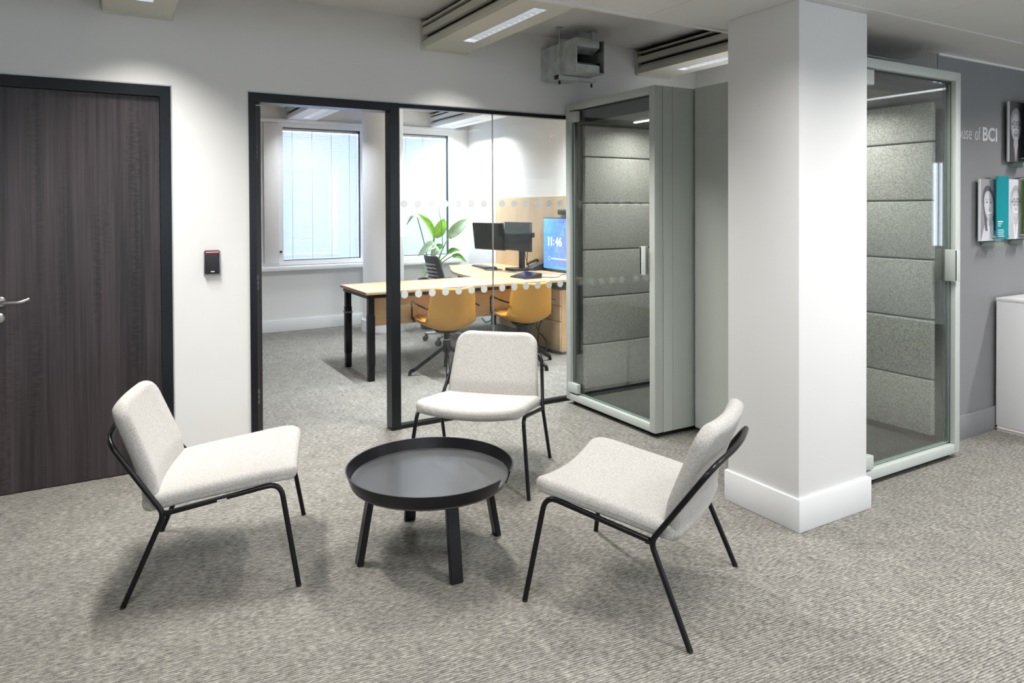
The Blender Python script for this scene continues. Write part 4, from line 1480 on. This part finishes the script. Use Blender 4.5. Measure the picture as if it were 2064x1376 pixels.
# cables below the desk
for k, (pts, mt, lab) in enumerate((
        ([(3.96, 6.20, 0.70), (3.93, 6.15, 0.30), (3.84, 6.05, 0.32), (3.80, 6.02, 0.12), (3.90, 6.10, 0.02)], 'plastic_black', 'black loop of cable hanging under the long desk'),
        ([(3.94, 6.28, 0.70), (3.92, 6.22, 0.22), (3.96, 6.12, 0.15), (3.92, 6.00, 0.05), (3.80, 6.15, 0.012)], 'plastic_black', 'black cable coiled on the floor under the desk'),
        ([(3.36, 6.16, 0.70), (3.36, 6.15, 0.40), (3.28, 6.15, 0.36), (3.24, 6.16, 0.42)], 'cable_blue', 'short blue data cable under the long desk'))):
    tag(tube('cable', round_path(pts, 0.09), 0.006, mt, None, n=8), lab, 'cable')

# ------------------------------------------------------------------ plant
pl = thing('potted_plant', 'tall broad-leaved green plant in a black pot by the window', 'plant', (3.57, 8.15, 0))
lathe('pot', [(0.0, 0.0), (0.125, 0.0), (0.15, 0.10), (0.165, 0.60), (0.165, 0.625), (0.150, 0.625), (0.148, 0.59), (0.0, 0.59)], 'plastic_black', pl, n=32, caps=False)
lathe('soil', [(0.0, 0.60), (0.148, 0.597)], 'soil', pl, n=24, caps=False)


def leaf(base, tip, width, mat, droop=0.03, cup=0.03, yaw=(0.35, -0.9, 0.1)):
    """blade from base to tip with a folded midrib; yaw hints the facing direction"""
    B, T = Vector(base), Vector(tip)
    ax = (T - B)
    L = ax.length
    ax.normalize()
    face = Vector(yaw)
    side = ax.cross(face)
    if side.length < 1e-3:
        side = ax.cross(Vector((1, 0, 0)))
    side.normalize()
    nm = side.cross(ax).normalized()
    n, m = 12, 6
    vs, fs = [], []
    for i in range(n + 1):
        t = i / n
        wd = width * 0.5 * (math.sin(PI * min(1, t * 0.94 + 0.06)) ** 0.62) * (1.0 - 0.30 * t)
        if t >= 0.999:
            wd = 0.0015
        c_ = B + ax * (L * t) + nm * (droop * math.sin(PI * t)) - Vector((0, 0, droop * 1.6 * t * t))
        for j in range(-m, m + 1):
            u = j / m
            ripple = 0.004 * math.sin(9 * t + 3 * u) * abs(u)
            vs.append(c_ + side * (wd * u) + nm * (cup * abs(u) ** 1.3 * wd / (width * 0.5 + 1e-6) + ripple))
    k = 2 * m + 1
    for i in range(n):
        for j in range(k - 1):
            a = i * k + j
            fs.append((a, a + 1, a + k + 1, a + k))
    me = bpy.data.meshes.new('leaf')
    me.from_pydata([tuple(v) for v in vs], [], fs)
    o = link('leaf', me, mat, pl, smooth=True)
    md = o.modifiers.new('thickness', 'SOLIDIFY')
    md.thickness = 0.0016
    mid = [vs[i * k + m] + nm * 0.002 for i in range(n + 1)]
    tube('midrib', mid, 0.0034, 'leaf_rib', o, n=6, rscale=[1 - 0.7 * i / n for i in range(n + 1)])
    # petiole down to the crown
    root = Vector((random.uniform(-0.03, 0.03), random.uniform(-0.03, 0.03), 0.60))
    mid_ = root.lerp(B, 0.55) + Vector((0.0, 0, 0.06))
    tube('petiole', round_path([root, mid_, B], 0.2, 8), 0.0075, 'petiole', pl, n=8)
    return o


def lp(cx, cy, y):
    """plant-local point from measured position on the photo's leaf plan (metres right of pot, height)"""
    return (cx, y, cy)


leaf((0.03, -0.02, 1.135), (-0.175, 0.02, 1.475), 0.155, 'leaf_light', 0.02, 0.045, (0.5, -0.8, 0.3))
leaf((0.075, 0.05, 1.140), (0.235, 0.08, 1.385), 0.20, 'leaf_light', 0.01, 0.02, (0.2, -1, 0.0))
leaf((0.235, -0.02, 1.130), (0.50, -0.04, 1.40), 0.165, 'leaf_pale', 0.02, 0.03, (-0.2, -1, 0.35))
leaf((0.05, -0.06, 1.035), (-0.225, -0.12, 1.000), 0.15, 'leaf_pale', 0.05, 0.03, (0.0, -0.8, 0.6))
leaf((0.03, -0.10, 1.035), (-0.06, -0.14, 0.945), 0.13, 'leaf_pale', 0.03, 0.02, (0.0, -1.0, 0.3))
leaf((0.06, 0.0, 1.00), (0.155, -0.03, 1.055), 0.09, 'leaf_mid', 0.01, 0.02, (0.0, -1, 0.2))
leaf((0.21, -0.05, 0.925), (0.36, -0.10, 1.000), 0.08, 'leaf_mid', 0.02, 0.03, (0.0, -0.7, 0.7))
leaf((0.25, -0.08, 0.895), (0.42, -0.15, 0.870), 0.085, 'leaf_mid', 0.03, 0.02, (0.0, -0.8, 0.5))
leaf((0.02, -0.10, 0.76), (-0.17, -0.16, 0.745), 0.07, 'leaf_mid', 0.05, 0.02, (0.0, -0.6, 0.8))
leaf((0.03, -0.05, 0.80), (-0.155, -0.09, 0.79), 0.07, 'leaf_pale', 0.06, 0.02, (0.0, -0.6, 0.8))
leaf((0.02, -0.08, 0.88), (0.08, -0.14, 0.77), 0.085, 'leaf_mid', 0.02, 0.02, (0.0, -1, 0.2))
leaf((-0.155, 0.06, 1.39), (-0.30, 0.08, 1.36), 0.05, 'leaf_pale', 0.05, 0.01, (0.0, -0.7, 0.7))
tube('flower_spike', [(0.02, 0.0, 0.60), (0.155, -0.02, 1.0), (0.13, -0.04, 1.30), (0.085, -0.05, 1.52)], 0.006, 'petiole', pl, n=8, rscale=[1.2, 1, 0.8, 0.4])

# ================================================================== GREY WALL: lettering, boards, cabinet
YG = 2.46
lt = thing('wall_lettering', 'white lettering on the dark grey wall beside the booth', 'lettering', (4.54, YG, 1.930))
tx = text_mesh('light_word', 'House', 0.125, 'letter', lt, 0.003, bold=-0.001)
tx.rotation_euler = (PI / 2, 0, 0)
tx.location = (0.126, -0.0018, 0.002)
tx2 = text_mesh('light_word', 'of', 0.125, 'letter', lt, 0.003, bold=-0.001)
tx2.rotation_euler = (PI / 2, 0, 0)
tx2.location = (0.393, -0.0018, 0.002)
tb_ = text_mesh('bold_text', 'BCI', 0.132, 'letter', lt, 0.003, bold=0.0035)
tb_.rotation_euler = (PI / 2, 0, 0)
tb_.location = (0.488, -0.0018, 0.0)


fit_text(tx, 0.228, 0.084)
fit_text(tx2, 0.068, 0.088)
fit_text(tb_, 0.185, 0.093)


def ell(u, v, cx, cy, rx, ry):
    return ((u - cx) / rx) ** 2 + ((v - cy) / ry) ** 2


def mixc(a, b_, t):
    t = max(0, min(1, t))
    return a + (b_ - a) * t


def portrait(bgd, hair, face, cloth, glasses, long_hair, grin, tilt=0.0, tint=None, cx=0.42):
    def fn(u, v):
        uu = 0.5 + (u - cx) / 0.82 + tilt * (v - 0.55)
        g = bgd * (0.8 + 0.3 * v)
        # shoulders
        if v < 0.34 - 1.1 * (uu - 0.5) ** 2:
            g = cloth
            if abs(uu - 0.5) < 0.10 * (v / 0.34):
                g = face * 0.82
            elif abs(uu - 0.5) < 0.10 * (v / 0.34) + 0.06:
                g = cloth * 1.7 + 0.05
        # hair mass
        if ell(uu, v, 0.5, 0.635, 0.315, 0.262) < 1:
            g = hair * (0.8 + 0.5 * abs(math.sin(26 * uu + 7 * v)))
        if long_hair and 0.16 < v < 0.66 and 0.17 < abs(uu - 0.5) < 0.335 - 0.1 * (0.66 - v):
            g = hair * (0.8 + 0.6 * abs(math.sin(34 * uu + 3 * v)))
        # neck and face
        if abs(uu - 0.5) < 0.12 and 0.24 < v < 0.42:
            g = face * 0.72
        e = ell(uu, v, 0.5, 0.575, 0.255, 0.235)
        if e < 1:
            g = face * (1.0 - 0.28 * e - 0.25 * (uu - 0.5))
            for ex in (0.40, 0.60):
                if ell(uu, v, ex, 0.625, 0.046, 0.018) < 1:
                    g = 0.16
                if ell(uu, v, ex, 0.668, 0.066, 0.010) < 1:
                    g = face * 0.45
                if glasses:
                    r_ = ell(uu, v, ex, 0.622, 0.092, 0.058)
                    if 0.70 < r_ < 1.12:
                        g = 0.04
            if glasses and abs(v - 0.63) < 0.007 and (abs(uu - 0.5) < 0.02 or abs(uu - 0.5) > 0.19):
                g = 0.05
            if ell(uu, v, 0.5, 0.540, 0.040, 0.050) < 1:
                g = face * 0.86
            if ell(uu, v, 0.5, 0.505, 0.052, 0.012) < 1:
                g = face * 0.45
            sm = v - (0.452 + 1.1 * (uu - 0.5) ** 2)
            if abs(uu - 0.5) < 0.115:
                if grin and -0.024 < sm < 0.014:
                    g = 0.85
                elif -0.034 < sm < 0.022:
                    g = face * 0.42
        g = max(0.01, min(0.85, g))
        c_ = [g, g * 0.97, g * 1.04]
        if tint and u > tint[0]:
            c_ = [c_[i] * tint[1][i] for i in range(3)]
        return c_
    return fn


def portrait_board(label, x0, z0, wdt, hgt, fn, acrylic, ax0, ax1, txt=True):
    o = thing('portrait_board', label, 'portrait board', (x0, YG - 0.038, z0), group='portrait boards on the grey wall')
    box('board', 0, wdt, 0.0, 0.012, 0, hgt, 'board_edge', o)
    pr = paint_grid('portrait_print', wdt - 0.008, hgt, 72, 96, fn, 'print', o)
    pr.location = (0.008, -0.0008, 0)
    ac = box('acrylic_panel', ax0, ax1, -0.035, -0.029, 0.012, hgt + 0.020, acrylic, o)
    for xx in (ax0 + 0.012, ax1 - 0.012):
        for zz in (0.025, hgt + 0.008):
            sp = tube('standoff', [(xx, -0.040, zz), (xx, 0.036, zz)], 0.006, 'chrome', o, n=12)
    box('foot_ledge', ax0 - 0.06, ax0 + 0.06, -0.05, 0.036, -0.034, -0.008, 'acrylic_clear', o)
    if txt:
        rows = [0.075, 0.055, 0.040, 0, 0.085, 0.09, 0.085, 0.095]
        bm = bmesh.new()
        for k, ln in enumerate(rows):
            if ln:
                z = hgt * 0.30 - k * 0.0135
                add_box(bm, ax0 + 0.014, ax0 + 0.014 + ln * 0.85, -0.0362, -0.0352, z, z + (0.0075 if k == 0 else 0.005))
        k_ = finish('caption_lines', bm, 'label_white', ac)
        k_['kind'] = 'stuff'
    return o


portrait_board('portrait of a long-haired smiling person with teal acrylic panel', 4.926, 1.272, 0.297, 0.405,
               portrait(0.30, 0.10, 0.66, 0.62, False, True, True, 0.25, None, 0.36), 'acrylic_teal', 0.138, 0.292)
portrait_board('portrait of a person in round glasses with green acrylic panel', 5.292, 1.276, 0.297, 0.405,
               portrait(0.62, 0.34, 0.70, 0.50, True, False, True, 0.0, None, 0.30), 'acrylic_green', 0.138, 0.292)
portrait_board('portrait of a person in glasses and dark shirt with navy acrylic panel', 5.290, 1.800, 0.297, 0.405,
               portrait(0.06, 0.22, 0.52, 0.06, True, False, False, 0.0, None, 0.30), 'acrylic_navy', 0.138, 0.292)

cbn = thing('storage_cabinet', 'white low storage cabinet against the grey wall', 'cabinet', (5.165, 1.985, 0))
box('carcass', 0.0, 0.80, 0.020, 0.45, 0.035, 0.870, 'laminate_white', cbn, bevel=0.001)
box('cabinet_top', -0.004, 0.804, 0.0, 0.452, 0.870, 0.888, 'laminate_white', cbn, bevel=0.001)
box('plinth', 0.004, 0.796, 0.03, 0.445, 0.0, 0.035, 'laminate_white', cbn)
box('edge_band', -0.001, 0.801, 0.018, 0.451, 0.012, 0.018, 'laminate_edge', cbn)
for k in range(2):
    dr_ = box('cabinet_door', 0.003 + 0.40 * k, 0.397 + 0.40 * k, 0.0, 0.019, 0.04, 0.866, 'laminate_white', cbn, bevel=0.001)
    box('door_handle', 0.340 + 0.09 * k, 0.352 + 0.09 * k, -0.02, 0.0, 0.55, 0.70, 'steel', dr_)
